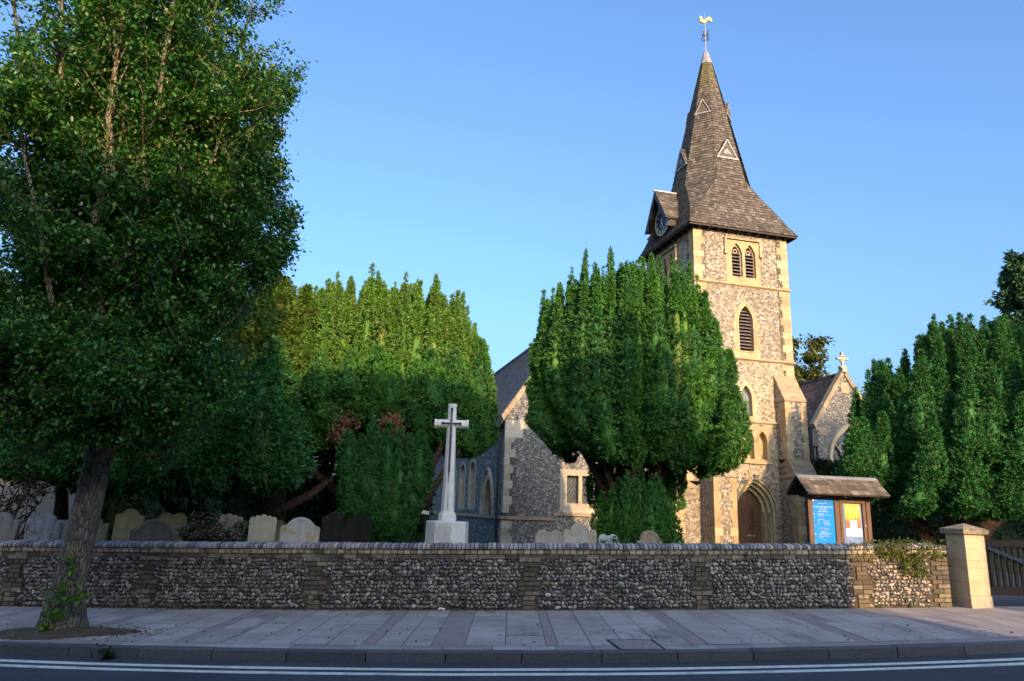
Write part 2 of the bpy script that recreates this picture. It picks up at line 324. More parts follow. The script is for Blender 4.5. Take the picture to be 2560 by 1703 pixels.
tag(g.build('pavement', m_base, fix=False), kind='structure')
g = MB(); along(lambda x: -6, lambda x: -2.2, .0, .0, -60, 60, 1, g)
tag(g.build('far_pavement', m_strip, fix=False), kind='structure')
# driveway through the gateway
g = MB(); g.add([(7.6, 12.95, gz(7.6)+.004), (12.2, 13.9, gz(12.2)+.004), (14, 22, gz(14)+.004), (9.5, 22, gz(9.5)+.004)], [(0, 1, 2, 3)])
g.add([(-2.3, 13, .02), (-1.75, 13, .02), (-1.1, 27, .02), (-3.0, 27, .02)], [(0, 1, 2, 3)])
tag(g.build('path', m_base, fix=False), kind='structure')
# kerb stones (one long row, about 0.91 m each)
g = MB(); x = -16.
while x < 16:
    L = .9+rnd.uniform(-.03, .05); a, b = x+.006, x+L-.006; dz = rnd.uniform(-.006, .006)
    pr = [(-.0, -.14), (-.0, -.012), (.02, .006), (.15, .006), (.15, -.1)]
    vs = [(X, yk(X)+p, gz(X)+z+dz) for X in (a, b) for p, z in pr]
    g.add(vs, [(i, i+1, i+6, i+5) for i in range(4)]+[(0, 1, 2, 3, 4), (5, 6, 7, 8, 9)]); x += L
tag(g.build('kerb', m_kerb), kind='structure')
# pavement slabs: rows of joints that run from wall to kerb, with purple-brown strips between
sl_, stp = MB(), MB()
def ptk(x, t): # t 0 at kerb back .. 1 at wall; joints lean slightly
    X = x-.10*(1-t)*-1*(-.0); y = yk(X)+.155+t*(yw(X)-.06-yk(X)-.155); return X+.02*(t-.5), y
def slab(mb, xa, xb, ta, tb, gap=.006, z=.002):
    pts = [ptk(xa+gap, ta), ptk(xb-gap, ta), ptk(xb-gap, tb), ptk(xa+gap, tb)]
    dz = rnd.uniform(-.0015, .002)
    mb.add([(px, py, gz(px)+z+dz) for px, py in pts], [(0, 1, 2, 3)])
strips = [(-5.6, .2), (-3.95, .17), (-1.62, .16), (-.65, .4), (.62, .14), (2.45, .22), (4.6, .2), (6.3, .2), (-7.6, .2)]
edges = []; x = -16.
ss = sorted((a-w_/2, a+w_/2) for a, w_ in strips); k = 0
while x < 16:
    nx = ss[k][0] if k < len(ss) else 16
    if nx-x < .03:
        for t0, t1 in ((0.08, .5), (.5, 1)): slab(stp, ss[k][0], ss[k][1], t0, t1, .004, .001)
        x = ss[k][1]; k += 1; continue
    n = max(1, round((nx-x)/.44)); w_ = (nx-x)/n
    for i in range(n):
        j = rnd.choice([(0.08, .3, .55, .78, 1), (0.08, .42, .7, 1), (.08, .24, .5, .8, 1)])
        for t0, t1 in zip(j[:-1], j[1:]): slab(sl_, x+i*w_, x+(i+1)*w_, t0+.0015, t1-.0015)
    x = nx
x = -16.
while x < 16:
    L = rnd.choice([.3, .6, .45]); slab(stp if rnd.random() < .55 else sl_, x, x+L, .002, .077, .004); x += L
tag(sl_.build('paving_slabs', m_slab, fix=False), kind='structure')
tag(stp.build('paving_strips', m_strip, fix=False), kind='structure')

# ------------------------------------------------------------------ boundary wall
def W(s, d, z): return (s, yw(s)+d, gz(s)+z)
wall = empty('flint_wall', (0, 0, 0), label='long knee-high flint wall with brick pilasters and sloped brick coping along the pavement', cat='wall')
X0, X1 = -14.0, 7.76
g = MB(); xs = np.arange(X0, X1+.001, .27)
for a, b in zip(xs[:-1], xs[1:]): g.hexa([W(a, .0, -.2), W(b, .0, -.2), W(b, .33, -.2), W(a, .33, -.2), W(a, .0, .985), W(b, .0, .985), W(b, .33, .985), W(a, .33, .985)])
g.build('mortar_core', m_mortar, wall, fix=False)
piers = [(-8.3, 1), (-5.95, 1), (-3.12, 1), (.42, 1), (3.32, 1), (6.15, 1), (-11, 1)]
def brick(mb, a, b, d0, d1, z0, z1, j=.004):
    q = [rnd.uniform(-j, j) for _ in range(8)]; h = .006
    mb.hexa([W(a+h, d0+q[0], z0+h), W(b-h, d0+q[1], z0+h), W(b-h, d1, z0+h), W(a+h, d1, z0+h), W(a+h, d0+q[2], z1-h+q[3]*.5), W(b-h, d0+q[4], z1-h+q[5]*.5), W(b-h, d1, z1-h), W(a+h, d1, z1-h)])
for px_, _ in piers:
    g = MB(); z = .0; i = 0
    while z < .8:
        wd = .2 if (i//3) % 2 == 0 else .36
        n = 2 if wd < .3 else rnd.choice([2, 3]); cuts = np.linspace(px_-wd/2, px_+wd/2, n+1)
        if wd < .3 and rnd.random() < .5: cuts = [px_-wd/2, px_+wd/2]
        for a, b in zip(cuts[:-1], cuts[1:]): brick(g, a, b, -.028, .05, z, z+.074)
        z += .0755; i += 1
    g.build('brick_pilaster', m_brick, wall, fix=False)
g = MB()      # ends: brick pier at the gateway end
z = 0; i = 0
while z < .8:
    for a, b in ((7.44, 7.64), (7.64, 7.77)) if i % 2 else ((7.54, 7.77),): brick(g, a, b, -.028, .05, z, z+.074)
    z += .0755; i += 1
g.build('brick_pilaster', m_brick, wall, fix=False)
g = MB(); x = X0
while x < X1-.1: brick(g, x, min(x+.222, X1), -.022, .1, .80, .878, .006); x += .226
g.build('brick_course', m_brick, wall, fix=False)
g = MB(); x = X0
while x < X1-.05:
    a, b = x, min(x+.108, X1); h = .0065; o = rnd.uniform(-.006, .006); f = -.05+o
    g.hexa([W(a+h, f+.012, .884), W(b-h, f+.012, .884), W(b-h, .1, .884), W(a+h, .1, .884), W(a+h, f, .945+o), W(b-h, f, .945), W(b-h, .1, .955), W(a+h, .1, .955)]); x += .111
g.build('pale_brick_course', m_brick_pale, wall, fix=False)
g = MB(); x = X0
while x < X1-.05:
    wd = rnd.uniform(.068, .078); a, b = x, x+wd; h = .003; o = rnd.uniform(-.008, .008); o2 = rnd.uniform(-.006, .006); top = 1.055
    if x > 7.5: top -= (x-7.5)*.35
    pr = [(-.055+o, .963), (-.06+o, 1.0+o2), (-.03+o, 1.028+o2), (.16, top+o2), (.36, 1.0), (.36, .955)]
    h = .008; vs = [W(X, p, z) for X in (a+h, b-h) for p, z in pr]
    g.add(vs, [(i, i+1, i+7, i+6) for i in range(5)]+[(0, 1, 2, 3, 4, 5), (6, 7, 8, 9, 10, 11)]); x += wd
g.build('coping', m_brick_blue, wall)
# real flints
bm = bmesh.new(); bmesh.ops.create_icosphere(bm, subdivisions=1, radius=1); ico = np.array([v.co for v in bm.verts]); icf = np.array([[v.index for v in f.verts] for f in bm.faces]); bm.free()
bm = bmesh.new(); bmesh.ops.create_icosphere(bm, subdivisions=2, radius=1); ico2 = np.array([v.co for v in bm.verts]); icf2 = np.array([[v.index for v in f.verts] for f in bm.faces]); bm.free()
Vs = []; Fs = []; cnt = 0
def in_pier(x, z, wv):
    for p, _ in piers:
        hw = .1 if (int(z/.0755)//3) % 2 == 0 else .18
        if abs(x-p) < hw+wv*.75: return True
    return x > 7.42
z = .03
while z < .79:
    hgt = rnd.uniform(.05, .068); x = X0
    while x < 7.54:
        wd = rnd.choice([rnd.uniform(.042, .075), rnd.uniform(.05, .095), rnd.uniform(.06, .13)])
        xm = x+wd/2; zz = z+rnd.uniform(-.012, .012)+.008*math.sin(x*5)
        if not in_pier(xm, zz, wd/2) and zz < .785:
            P = ico2.copy(); P = P*(1+.5*(noise3(P*1.7+rnd.uniform(0, 99), 3)-.5)[:, None]*2)
            a = rnd.uniform(-.5, .5); ca, sa = math.cos(a), math.sin(a)
            s = np.array([wd*.47, rnd.uniform(.028, .05), hgt*rnd.uniform(.38, .56)])
            P = P*s; P = np.stack([P[:, 0]*ca-P[:, 2]*sa, P[:, 1], P[:, 0]*sa+P[:, 2]*ca], 1)
            P[:, 1] = np.maximum(P[:, 1], -s[1]*rnd.uniform(.5, .85))
            b = W(xm, rnd.uniform(-.008, .012), zz+hgt*.4); Vs.append(P+np.array(b)); Fs.append(icf2+cnt); cnt += len(P)
        x += wd*.97
    z += hgt*1.0
np_mesh('flint_panel', np.concatenate(Vs), np.concatenate(Fs), m_flint_real, wall)

# ------------------------------------------------------------------ church
TH = .252
church = empty('church', (8.879, 30.077, 0), TH, label='flint parish church with square tower, shingled spire, nave and transept', cat='church')
H = 2.19
def fr(x, z, d): return (x, -H-d, z)          # front of the tower, d outward
def lf(y, z, d): return (-H-d, y, z)          # left face
def ri(y, z, d): return (H+d, y, z)
def bk(x, z, d): return (x, H+d, z)
def arch(cx, hw, z0, zs, za, n=9):
    h = za-zs; Rr = (hw*hw+h*h)/(2*hw); c_ = hw-Rr; pts = [(cx-hw, z0), (cx+hw, z0)]
    a1 = math.atan2(h, -c_)
    for i in range(n+1): a = a1*i/n; pts.append((cx+c_+Rr*math.cos(a), zs+Rr*math.sin(a)))
    for i in range(n-1, -1, -1): a = a1*i/n; pts.append((cx-c_-Rr*math.cos(a), zs+Rr*math.sin(a)))
    return pts
def rect(a, b, z0, z1): return [(a, z0), (b, z0), (b, z1), (a, z1)]
def ragged(cx, hw, z0, zs, za, step=.3, amp=.09):   # surround outline: stepped jambs, arched head
    L = []; z = z0; i = 0
    top = arch(cx, hw, zs, zs, za)[1:]
    while z < zs-.02:
        zt = min(z+step, zs); e = amp if i % 2 == 0 else 0; L += [(hw+e, z), (hw+e, zt)]; z = zt; i += 1
    return [(cx+a, b) for a, b in L]+top[0:-0 or None]+[(cx-a, b) for a, b in reversed(L)]
def poly_shingles(mb, P, course, wid, lift=.02, m=0, jit=.25, outv=None):
    """fill a planar polygon (3-D points, z up the slope) with separate overlapping shingles"""
    P = [Vector(p) for p in P]; nrm = Vector((0, 0, 0))
    for i in range(len(P)): nrm += P[i].cross(P[(i+1) % len(P)])
    nrm.normalize()
    if outv is not None and nrm.dot(Vector(outv)) < 0: nrm = -nrm
    e1 = Vector((0, 0, 1)).cross(nrm).normalized(); e2 = nrm.cross(e1).normalized()
    if e2.z < 0: e2 = -e2; e1 = -e1
    o = P[0]; q = [((p-o).dot(e1), (p-o).dot(e2)) for p in P]; v0 = min(b for _, b in q); v1 = max(b for _, b in q)
    def ext(v):
        xs = []
        for i in range(len(q)):
            (a, b), (c_, d) = q[i], q[(i+1) % len(q)]
            if (b-v)*(d-v) <= 0 and abs(b-d) > 1e-9: xs.append(a+(c_-a)*(v-b)/(d-b))
        return (min(xs), max(xs)) if xs else (0, 0)
    nrow = max(1, round((v1-v0)/course)); ch = (v1-v0)/nrow
    for r_ in range(nrow):
        va, vb = v0+r_*ch, min(v1, v0+(r_+1)*ch+ch*.0)
        A = ext(va+1e-5); B = ext(vb-1e-5); lo = min(A[0], B[0]); hi = max(A[1], B[1]); x = lo-rnd.random()*wid
        while x < hi:
            wv = wid*rnd.uniform(1-jit, 1+jit); a, b = x+.003, x+wv-.003; x += wv
            a0, b0 = max(a, A[0]), min(b, A[1]); a1_, b1 = max(a, B[0]), min(b, B[1])
            if b0-a0 < .01 and b1-a1_ < .01: continue
            if b0 < a0: a0 = b0 = (a0+b0)/2
            if b1 < a1_: a1_ = b1 = max(B[0], min(B[1], (a1_+b1)/2))
            l = lift*rnd.uniform(.8, 1.35); dv = -rnd.uniform(0, .012)
            def pt(u_, v_, w_): return o+e1*u_+e2*v_+nrm*w_
            mb.add([pt(a0, va+dv, l), pt(b0, va+dv, l), pt(b1, vb, .004), pt(a1_, vb, .004), pt(a0, va+dv, 0), pt(b0, va+dv, 0)], [(0, 1, 2, 3), (4, 5, 1, 0)], m)
ZG = -.4
belf = dict(l=(-.46, .03), r=(.16, .65))
# tower walls: lower (sparse flints in mortar) and upper
fo_belf = rect(-.74, .86, 10.93, 12.92)
fo_lan = ragged(.06, .52, 7.86, 9.35, 10.28)
fo_lan3 = ragged(-.06, .42, 5.33, 6.1, 6.95)
fo_arc = rect(-.98, .9, 3.74, 5.12)
fo_door = arch(.06, .9, ZG, 1.82, 3.08, 12)
g = MB(); g.panel(rect(-H, H, 7.8, 13.3), [fo_belf, fo_lan], 0, -.55, fr)
sb = rect(-.86+.05, .86-.05+.1, 10.93, 12.92)
lf_belf = [(-(a), b) for a, b in reversed(rect(-.95, .75, 10.93, 12.92))]
g.panel(rect(-H+.0, H, 7.8, 13.3), [lf_belf], 0, -.55, lf)
g.panel(rect(-H, H, 7.8, 13.3), [], 0, -.55, ri); g.panel(rect(-H, H, 7.8, 13.3), [], 0, -.5, bk)
tw = g.build('tower_wall', m_flint_tower, church, fix=True)
g = MB(); g.panel(rect(-H, H, ZG, 7.8), [fo_lan3, fo_arc, fo_door], 0, -.55, fr)
for f_ in (lf, ri, bk): g.panel(rect(-H, H, ZG, 7.8), [], 0, -.5, f_)
g.build('tower_wall', m_flint_low, church)
# quoins: alternating long and short dressed stones
def quoins(mb, x, y, sx, sy, z0, z1, step=.3, La=.48, Lb=.36, proud=.014):
    """dressed corner stones at corner (x,y); sx,sy: direction the wall runs away from the corner"""
    z = z0; i = 0
    while z < z1-.02:
        zt = min(z+step*rnd.uniform(.85, 1.15), z1); a, b = (La, Lb) if i % 2 else (Lb, La)
        a *= rnd.uniform(.85, 1.1); b *= rnd.uniform(.9, 1.1)
        px, py = x-sx*proud, y-sy*proud
        for (x0_, x1_, y0_, y1_) in ((px, px+sx*a, py, py+sy*.1), (px, px+sx*.1, py+sy*.1, py+sy*b)):
            mb.box(min(x0_, x1_), max(x0_, x1_), min(y0_, y1_), max(y0_, y1_), z+.002, zt-.002)
        z = zt; i += 1
for cx, cy, sx, sy in ((-H, -H, 1, 1), (H, -H, -1, 1), (-H, H, 1, -1), (H, H, -1, -1)):
    for z0, z1 in ((11.0, 13.22), (7.9, 10.84), (7.2 if cx > 0 or cy < 0 else ZG, 7.7)): g = MB(); quoins(g, cx, cy, sx, sy, z0, z1); g.build('quoins', m_stone, church)
def string(z, x0, x1, d=.09, h=.16, faces=True):
    g = MB()
    def ring(fn, a, b, ea, eb): g.add([fn(a-ea*0, z-h*.35, .0), fn(b, z-h*.35, .0), fn(b+eb*d, z+.0, d), fn(a-ea*d, z+.0, d), fn(a-ea*d, z+.035, d), fn(b+eb*d, z+.035, d), fn(b, z+h*.6, 0), fn(a, z+h*.6, 0)], [(0, 1, 2, 3), (3, 2, 5, 4), (4, 5, 6, 7), (0, 3, 4, 7), (1, 6, 5, 2)])
    ring(fr, x0, x1, 1 if faces else 0, 1 if faces else 0)
    if faces:
        ring(lf, -H, H, 1, 1); ring(ri, -H, H, 1, 1); ring(bk, -H, H, 1, 1)
    return g.build('string_course', m_stone, church, fix=True)
string(10.9, -H, H); string(7.8, -H, H); string(5.27, -1.3, 1.3, .07, .13, False)
# windows -------------------------------------------------
def surround(fn, outer, holes, name='stone_frame', d0=.03, d1=-.34, parent=None):
    g = MB(); g.panel(outer, holes, d0, d1, fn); return g.build(name, m_stone, parent or church)
def louvres(fn, cx, hw, z0, z1, parent, n=10, d=-.2):
    g = MB(); st = (z1-z0)/n
    for i in range(n+1):
        z = z0+i*st
        if z+.05 > z1: break
        k = 1.
        g.hexa([fn(cx-hw, z, d+.1), fn(cx+hw, z, d+.1), fn(cx+hw, z+st*.75, d-.08), fn(cx-hw, z+st*.75, d-.08), fn(cx-hw, z+.025, d+.1), fn(cx+hw, z+.025, d+.1), fn(cx+hw, z+st*.75+.025, d-.08), fn(cx-hw, z+st*.75+.025, d-.08)])
    return g.build('louvres', m_louvre, parent)
def dark(fn, outer, parent, d=-.33, mat=None, name='backing'):
    g = MB(); g.panel(outer, [], d, d-.03, fn); return g.build(name, mat or m_dark, parent)
def hood(mb, fn, pts, w_, d0, d1):
    """moulding strip following the open outline pts"""
    for (a, b), (c_, d) in zip(pts[:-1], pts[1:]):
        t = Vector((c_-a, d-b)).normalized(); n_ = Vector((t.y, -t.x))*w_
        mb.hexa([fn(a, b, d0), fn(c_, d, d0), fn(c_+n_.x, d+n_.y, d0), fn(a+n_.x, b+n_.y, d0), fn(a, b, d1), fn(c_, d, d1), fn(c_+n_.x*.8, d+n_.y*.8, d1), fn(a+n_.x*.8, b+n_.y*.8, d1)])
def belfry(fn, mir):
    s = -1 if mir else 1; off = .1 if mir else 0.
    fo = lf_belf if mir else fo_belf
    cs = [(-.215), (.405)] if not mir else [.405-.06+.0-.1, -.215-.06-.1+.0]
    if mir: cs = [.1+.31, .1-.31]; fo = lf_belf
    holes = [arch(c_, .245, 11.28, 12.22, 12.74) for c_ in cs]
    fm = surround(fn, fo, holes, 'belfry_window', .02, -.42)
    g = MB()
    for c_ in cs: g.panel(arch(c_, .30, 11.2, 12.2, 12.79), [arch(c_, .215, 11.3, 12.2, 12.66)], -.1, -.16, fn)   # inner order
    for c_ in cs:   # cusped head with a round eye
        ring_o = [(c_+.105*math.cos(t), 12.42+.105*math.sin(t)) for t in np.linspace(0, 2*math.pi, 17)[:-1]]
        g.panel(ring_o, [[(c_+(a-c_)*.6, 12.42+(b-12.42)*.6) for a, b in ring_o]], -.12, -.2, fn)
    g.build('tracery', m_stone, fm)
    for c_ in cs: louvres(fn, c_, .24, 11.26, 12.6, fm, 9)
    for c_ in cs: dark(fn, arch(c_, .28, 11.2, 12.2, 12.78), fm)
    g = MB(); m0 = min(a for a, _ in fo); m1 = max(a for a, _ in fo)
    g.hexa([fn(m0-.06, 12.9, 0), fn(m1+.06, 12.9, 0), fn(m1+.06, 12.97, 0), fn(m0-.06, 12.97, 0), fn(m0-.06, 12.88, .11), fn(m1+.06, 12.88, .11), fn(m1+.06, 12.93, .11), fn(m0-.06, 12.93, .11)])
    for a, b in ((m0-.06, m0+.02), (m1-.02, m1+.06)):
        g.hexa([fn(a, 12.3, 0.021), fn(b, 12.3, 0.021), fn(b, 12.89, 0.021), fn(a, 12.89, .021), fn(a, 12.3, .09), fn(b, 12.3, .09), fn(b, 12.89, .1), fn(a, 12.89, .1)])
        g.hexa([fn(a-.03, 12.2, 0.021), fn(b+.03, 12.2, 0.021), fn(b+.03, 12.32, 0.021), fn(a-.03, 12.32, .021), fn(a-.03, 12.2, .12), fn(b+.03, 12.2, .12), fn(b+.03, 12.32, .12), fn(a-.03, 12.32, .12)])
    g.build('hood_mould', m_stone, fm)
belfry(fr, False); belfry(lf, True)
fm = surround(fr, fo_lan, [arch(.06, .32, 8.14, 9.4, 10.05)], 'lancet_window', .02, -.4)
g = MB(); g.panel(arch(.06, .42, 8.1, 9.38, 10.15), [arch(.06, .325, 8.16, 9.38, 10.04)], .021, .05, fr); g.build('moulding', m_stone, fm)
louvres(fr, .06, .32, 8.14, 9.95, fm, 13); dark(fr, arch(.06, .34, 8.1, 9.4, 10.1), fm)
fm = surround(fr, fo_lan3, [arch(-.06, .25, 5.52, 6.2, 6.74)], 'lancet_window', .02, -.4)
dark(fr, arch(-.06, .27, 5.5, 6.2, 6.78), fm, -.2, m_glass_pale, 'glass')
def lattice(fn, x0, x1, z0, z1, parent, d=-.19, s=.13, r=.006, inside=None):
    g = MB(); hgt = z1-z0; wd = x1-x0
    for k in range(-int(hgt/s)-2, int(wd/s)+int(hgt/s)+3):
        for sg in (1, -1):
            seg = []
            for t in np.linspace(z0, z1, 40):
                xx = x0+k*s+sg*(t-z0)*.6
                ok = x0 < xx < x1 and (inside is None or inside(xx, t))
                if ok: seg.append((xx, t))
            if len(seg) > 2: a, b = seg[0], seg[-1]; g.tube([fn(a[0], a[1], d), fn(b[0], b[1], d)], r, 4)
    return g.build('leading', m_leading, parent)
lattice(fr, -.3, .18, 5.52, 6.72, fm, inside=lambda x, z: z < 6.2 or abs(x+.06) < .25*math.sqrt(max(0, 1-((z-6.2)/.56)**2)))
# blind arcade
cs = (-.61, -.03, .55)
fm = surround(fr, fo_arc, [arch(c_, .215, 3.84, 4.5, 4.93) for c_ in cs], 'blind_arcade', .02, -.3)
dark(fr, rect(-.95, .88, 3.76, 5.08), fm, -.26, m_stone, 'recess_wall')
g = MB()
for c_ in cs: hood(g, fr, [(a, b) for a, b in arch(c_, .26, 4.5, 4.5, 4.99)[1:]][::-1][::-1], -.05, .021, .06)
for x_ in (-.9+.0, -.32, .26, .84):
    g.tube([fr(x_, 3.84, -.03), fr(x_, 3.92, -.03)], [.075, .055], 10); g.tube([fr(x_, 3.92, -.03), fr(x_, 4.4, -.03)], .045, 10); g.tube([fr(x_, 4.4, -.03), fr(x_, 4.5, -.03)], [.05, .085], 10)
g.build('colonnette', m_stone, fm)
g = MB(); g.hexa([fr(-1.02, 3.66, 0), fr(.96, 3.66, 0), fr(.96, 3.66, .1), fr(-1.02, 3.66, .1), fr(-1.02, 3.8, 0), fr(.96, 3.8, 0), fr(.96, 3.74, .1), fr(-1.02, 3.74, .1)]); g.build('sill', m_stone, fm)
# west doorway: three stepped orders, shafts, hood, plank door
dw = surround(fr, fo_door, [arch(.06, .8, ZG, 1.82, 2.95, 12)], 'doorway', .03, -.16)
g = MB(); g.panel(arch(.06, .83, ZG, 1.82, 2.98, 12), [arch(.06, .69, ZG, 1.82, 2.82, 12)], -.14, -.32, fr); g.panel(arch(.06, .72, ZG, 1.82, 2.86, 12), [arch(.06, .575, ZG, 1.82, 2.68, 12)], -.31, -.55, fr)
g.build('arch_order', m_stone, dw)
g = MB(); pts = [p for p in arch(.06, .9, 1.82, 1.82, 3.06, 14)[1:]]; hood(g, fr, pts, .09, .031, .12)
for hw in (.75, .635):
    for sg in (-1, 1):
        d = -.07 if hw > .7 else -.24
        g.tube([fr(.06+sg*hw, ZG, d), fr(.06+sg*hw, .45, d)], .075, 10); g.tube([fr(.06+sg*hw, .45, d), fr(.06+sg*hw, 1.68, d)], .052, 10); g.tube([fr(.06+sg*hw, 1.68, d), fr(.06+sg*hw, 1.82, d)], [.055, .09], 10)
    pa = arch(.06, hw, 1.82, 1.82, 1.82+1.1*hw/.8*1.02, 14)[1:]; g.tube([fr(a, b, d) for a, b in pa], .05, 8)
g.build('shaft_moulding', m_stone, dw)
dr = MB(); ao = arch(.06, .6, ZG, 1.82, 2.72, 12)
for i in range(7):   # planks cut to the arch
    a, b = .06-.6+i*1.2/7+.004, .06-.6+(i+1)*1.2/7-.004; n_ = 4; top = []
    for k in range(n_+1):
        xx = a+(b-a)*k/n_; h_ = .9; Rr = (.36+.81)/(1.2); c_ = .6-Rr; dx = abs(xx-.06); top.append((xx, 1.82+math.sqrt(max(0, Rr*Rr-(dx-c_)**2))))
    dr.prism([(a, ZG), (b, ZG)]+top[::-1], -.5, -.46, fr)
door = dr.build('door', m_door, dw)
g = MB()
def scroll(cx, cz, r, sg, turns=.8):
    return [fr(cx+sg*r*(1-.5*t)*math.cos(t*turns*2*math.pi+1.2), cz+r*(1-.5*t)*math.sin(t*turns*2*math.pi+1.2), -.45) for t in np.linspace(0, 1, 16)]
g.tube([fr(-.28, 1.5, -.45), fr(.6, 1.5, -.45)], .013, 6); g.tube([fr(.26, 2.05, -.45), fr(.26, .95, -.45)], .01, 6)
for cz in (1.75, 1.25): g.tube(scroll(.26, cz, .16, 1), .012, 6); g.tube(scroll(.26, cz, .11, -1), .01, 6)
g.tube([fr(-.34, 1.5, -.45), fr(-.28, 1.5, -.45)], [.0, .03], 6)
g.build('strap_hinge', m_iron, church)
bpy.data.objects['strap_hinge'].parent = dw
g = MB(); g.box(-.0, .36, -H+.452-.0, -H+.46, .92, .98); g.build('letter_plate', m_lead, dw)
# buttresses ----------------------------------------------
def buttress(fn, a, b, prof, parent=church):
    """prof: list of (z_top_of_slope, z_bottom_of_slope, projection below)"""
    bu = None; ztop, p0 = None, 0.
    g = MB(); subs = []
    for k, (z1, z0, p) in enumerate(prof):
        pp = prof[k-1][2] if k else 0.
        zb = prof[k+1][0] if k+1 < len(prof) else ZG
        # sloped weathering, made of stone slabs
        n = 3; s_ = MB(); subs.append(('weathering', s_, m_weather))
        for i in range(n):
            za, zc_ = z1+(z0-z1)*i/n, z1+(z0-z1)*(i+1)/n; pa, pb = pp+(p-pp)*i/n, pp+(p-pp)*(i+1)/n
            pi_ = max(0, pa-.01); s_.hexa([fn(a-.03, zc_-.07, 0), fn(b+.03, zc_-.07, 0), fn(b+.03, zc_-.07, pb+.03), fn(a-.03, zc_-.07, pb+.03), fn(a-.03, za+.015, pi_), fn(b+.03, za+.015, pi_), fn(b+.03, zc_-.015, pb+.03), fn(a-.03, zc_-.015, pb+.03)])
        g.hexa([fn(a, zb, -.05), fn(b, zb, -.05), fn(b, zb, p), fn(a, zb, p), fn(a, z1-.08, -.05), fn(b, z1-.08, -.05), fn(b, z0-.09, p), fn(a, z0-.09, p)])
        z = zb if zb > ZG else 0.; i = 0; qa, qb = MB(), MB(); subs += [('quoins', qa, m_stone), ('quoins', qb, m_stone)]
        while z < z0-.14:
            zt = min(z+.33*rnd.uniform(.85, 1.15), z0-.12); L = .3 if i % 2 else .2; L2 = .28 if i % 2 == 0 else .38
            L *= rnd.uniform(.9, 1.15)
            for (e0, e1) in ((a, a+L), (b-L, b)):
                lo_, hi_ = (e0-.014, e1) if e0 == a else (e0, e1+.014); q_ = qa if e0 == a else qb
                q_.hexa([fn(lo_, z+.002, p-.05), fn(hi_, z+.002, p-.05), fn(hi_, z+.002, p+.014), fn(lo_, z+.002, p+.014), fn(lo_, zt-.002, p-.05), fn(hi_, zt-.002, p-.05), fn(hi_, zt-.002, p+.014), fn(lo_, zt-.002, p+.014)])
            for e, sg in ((a, -1), (b, 1)):
                q_ = qa if e == a else qb; lo_, hi_ = sorted((e, e+sg*.014)); d0_ = max(.0, p-L2)
                q_.hexa([fn(lo_, z+.002, d0_), fn(hi_, z+.002, d0_), fn(hi_, z+.002, p-.05), fn(lo_, z+.002, p-.05), fn(lo_, zt-.002, d0_), fn(hi_, zt-.002, d0_), fn(hi_, zt-.002, p-.05), fn(lo_, zt-.002, p-.05)])
            z = zt; i += 1
    bo = g.build('buttress', m_flint_tower, parent); [k_.build(a_, c_, bo) for a_, k_, c_ in subs]; return bo
buttress(fr, 1.24, H-.004, [(7.25, 6.2, .62), (3.86, 3.22, 1.02)])
buttress(fr, -H+.004, -1.27, [(7.25, 6.4, .4), (3.95, 3.12, .95)])
buttress(lf, -H+.008, -1.25, [(4.6, 3.4, .55), (2.9, 2.3, 1.05)])
buttress(ri, -H+.008, -1.25, [(5.2, 4.2, .35), (3.7, 2.9, .8)])
# spire ---------------------------------------------------
LV = [(13.27, 2.54, 0), (13.75, 2.31, .1), (14.35, 2.11, .27), (15.1, 1.87, .6), (15.9, 1.68, .98), (19.3, .965, .565), (22.75, .225, .132)]
def ring8(z, a, c_):
    return [Vector(p) for p in ((-a+c_, -a, z), (a-c_, -a, z), (a, -a+c_, z), (a, a-c_, z), (a-c_, a, z), (-a+c_, a, z), (-a, a-c_, z), (-a, -a+c_, z))]
g = MB(); base_ = MB(); rs = [ring8(*l) for l in LV]
for A, B in zip(rs[:-1], rs[1:]):
    for i in range(8):
        j = (i+1) % 8; q_ = [A[i], A[j], B[j], B[i]]
        if (A[i]-A[j]).length < 1e-4: q_ = [A[i], B[j], B[i]]
        mid = sum(q_, Vector((0, 0, 0)))/len(q_); out = Vector((mid.x, mid.y, .3))
        base_.add(q_, [tuple(range(len(q_)))]); poly_shingles(g, q_, .142, .155, .028, outv=out)
e = 2.54; base_.add([(-e, -e, 13.27), (e, -e, 13.27), (e, e, 13.27), (-e, e, 13.27)], [(0, 1, 2, 3)])
spire = base_.build('spire', m_dkwood, church, fix=True)
g.build('shingles', m_spire, spire, fix=False)
g = MB()
for fn in (fr, lf, ri, bk):     # fascia and rafter feet under the eaves
    g.hexa([fn(-2.5, 13.19, .3), fn(2.5, 13.19, .3), fn(2.5, 13.19, .33), fn(-2.5, 13.19, .33), fn(-2.5, 13.262, .3), fn(2.5, 13.262, .3), fn(2.5, 13.262, .33), fn(-2.5, 13.262, .33)])
    for i in range(10):
        x = -2.05+i*.455; g.hexa([fn(x, 13.13, 0), fn(x+.07, 13.13, 0), fn(x+.07, 13.18, .3), fn(x, 13.18, .3), fn(x, 13.26, 0), fn(x+.07, 13.26, 0), fn(x+.07, 13.26, .3), fn(x, 13.26, .3)])
g.build('eaves', m_dkwood, spire)
g = MB(); t0, t1 = ring8(22.62, .285, .167), ring8(23.28, .13, .075)
for i in range(8): j = (i+1) % 8; g.add([t0[i], t0[j], t1[j], t1[i]], [(0, 1, 2, 3)])
g.add(t1, [tuple(range(8))]); g.build('lead_cap', m_lead, spire)
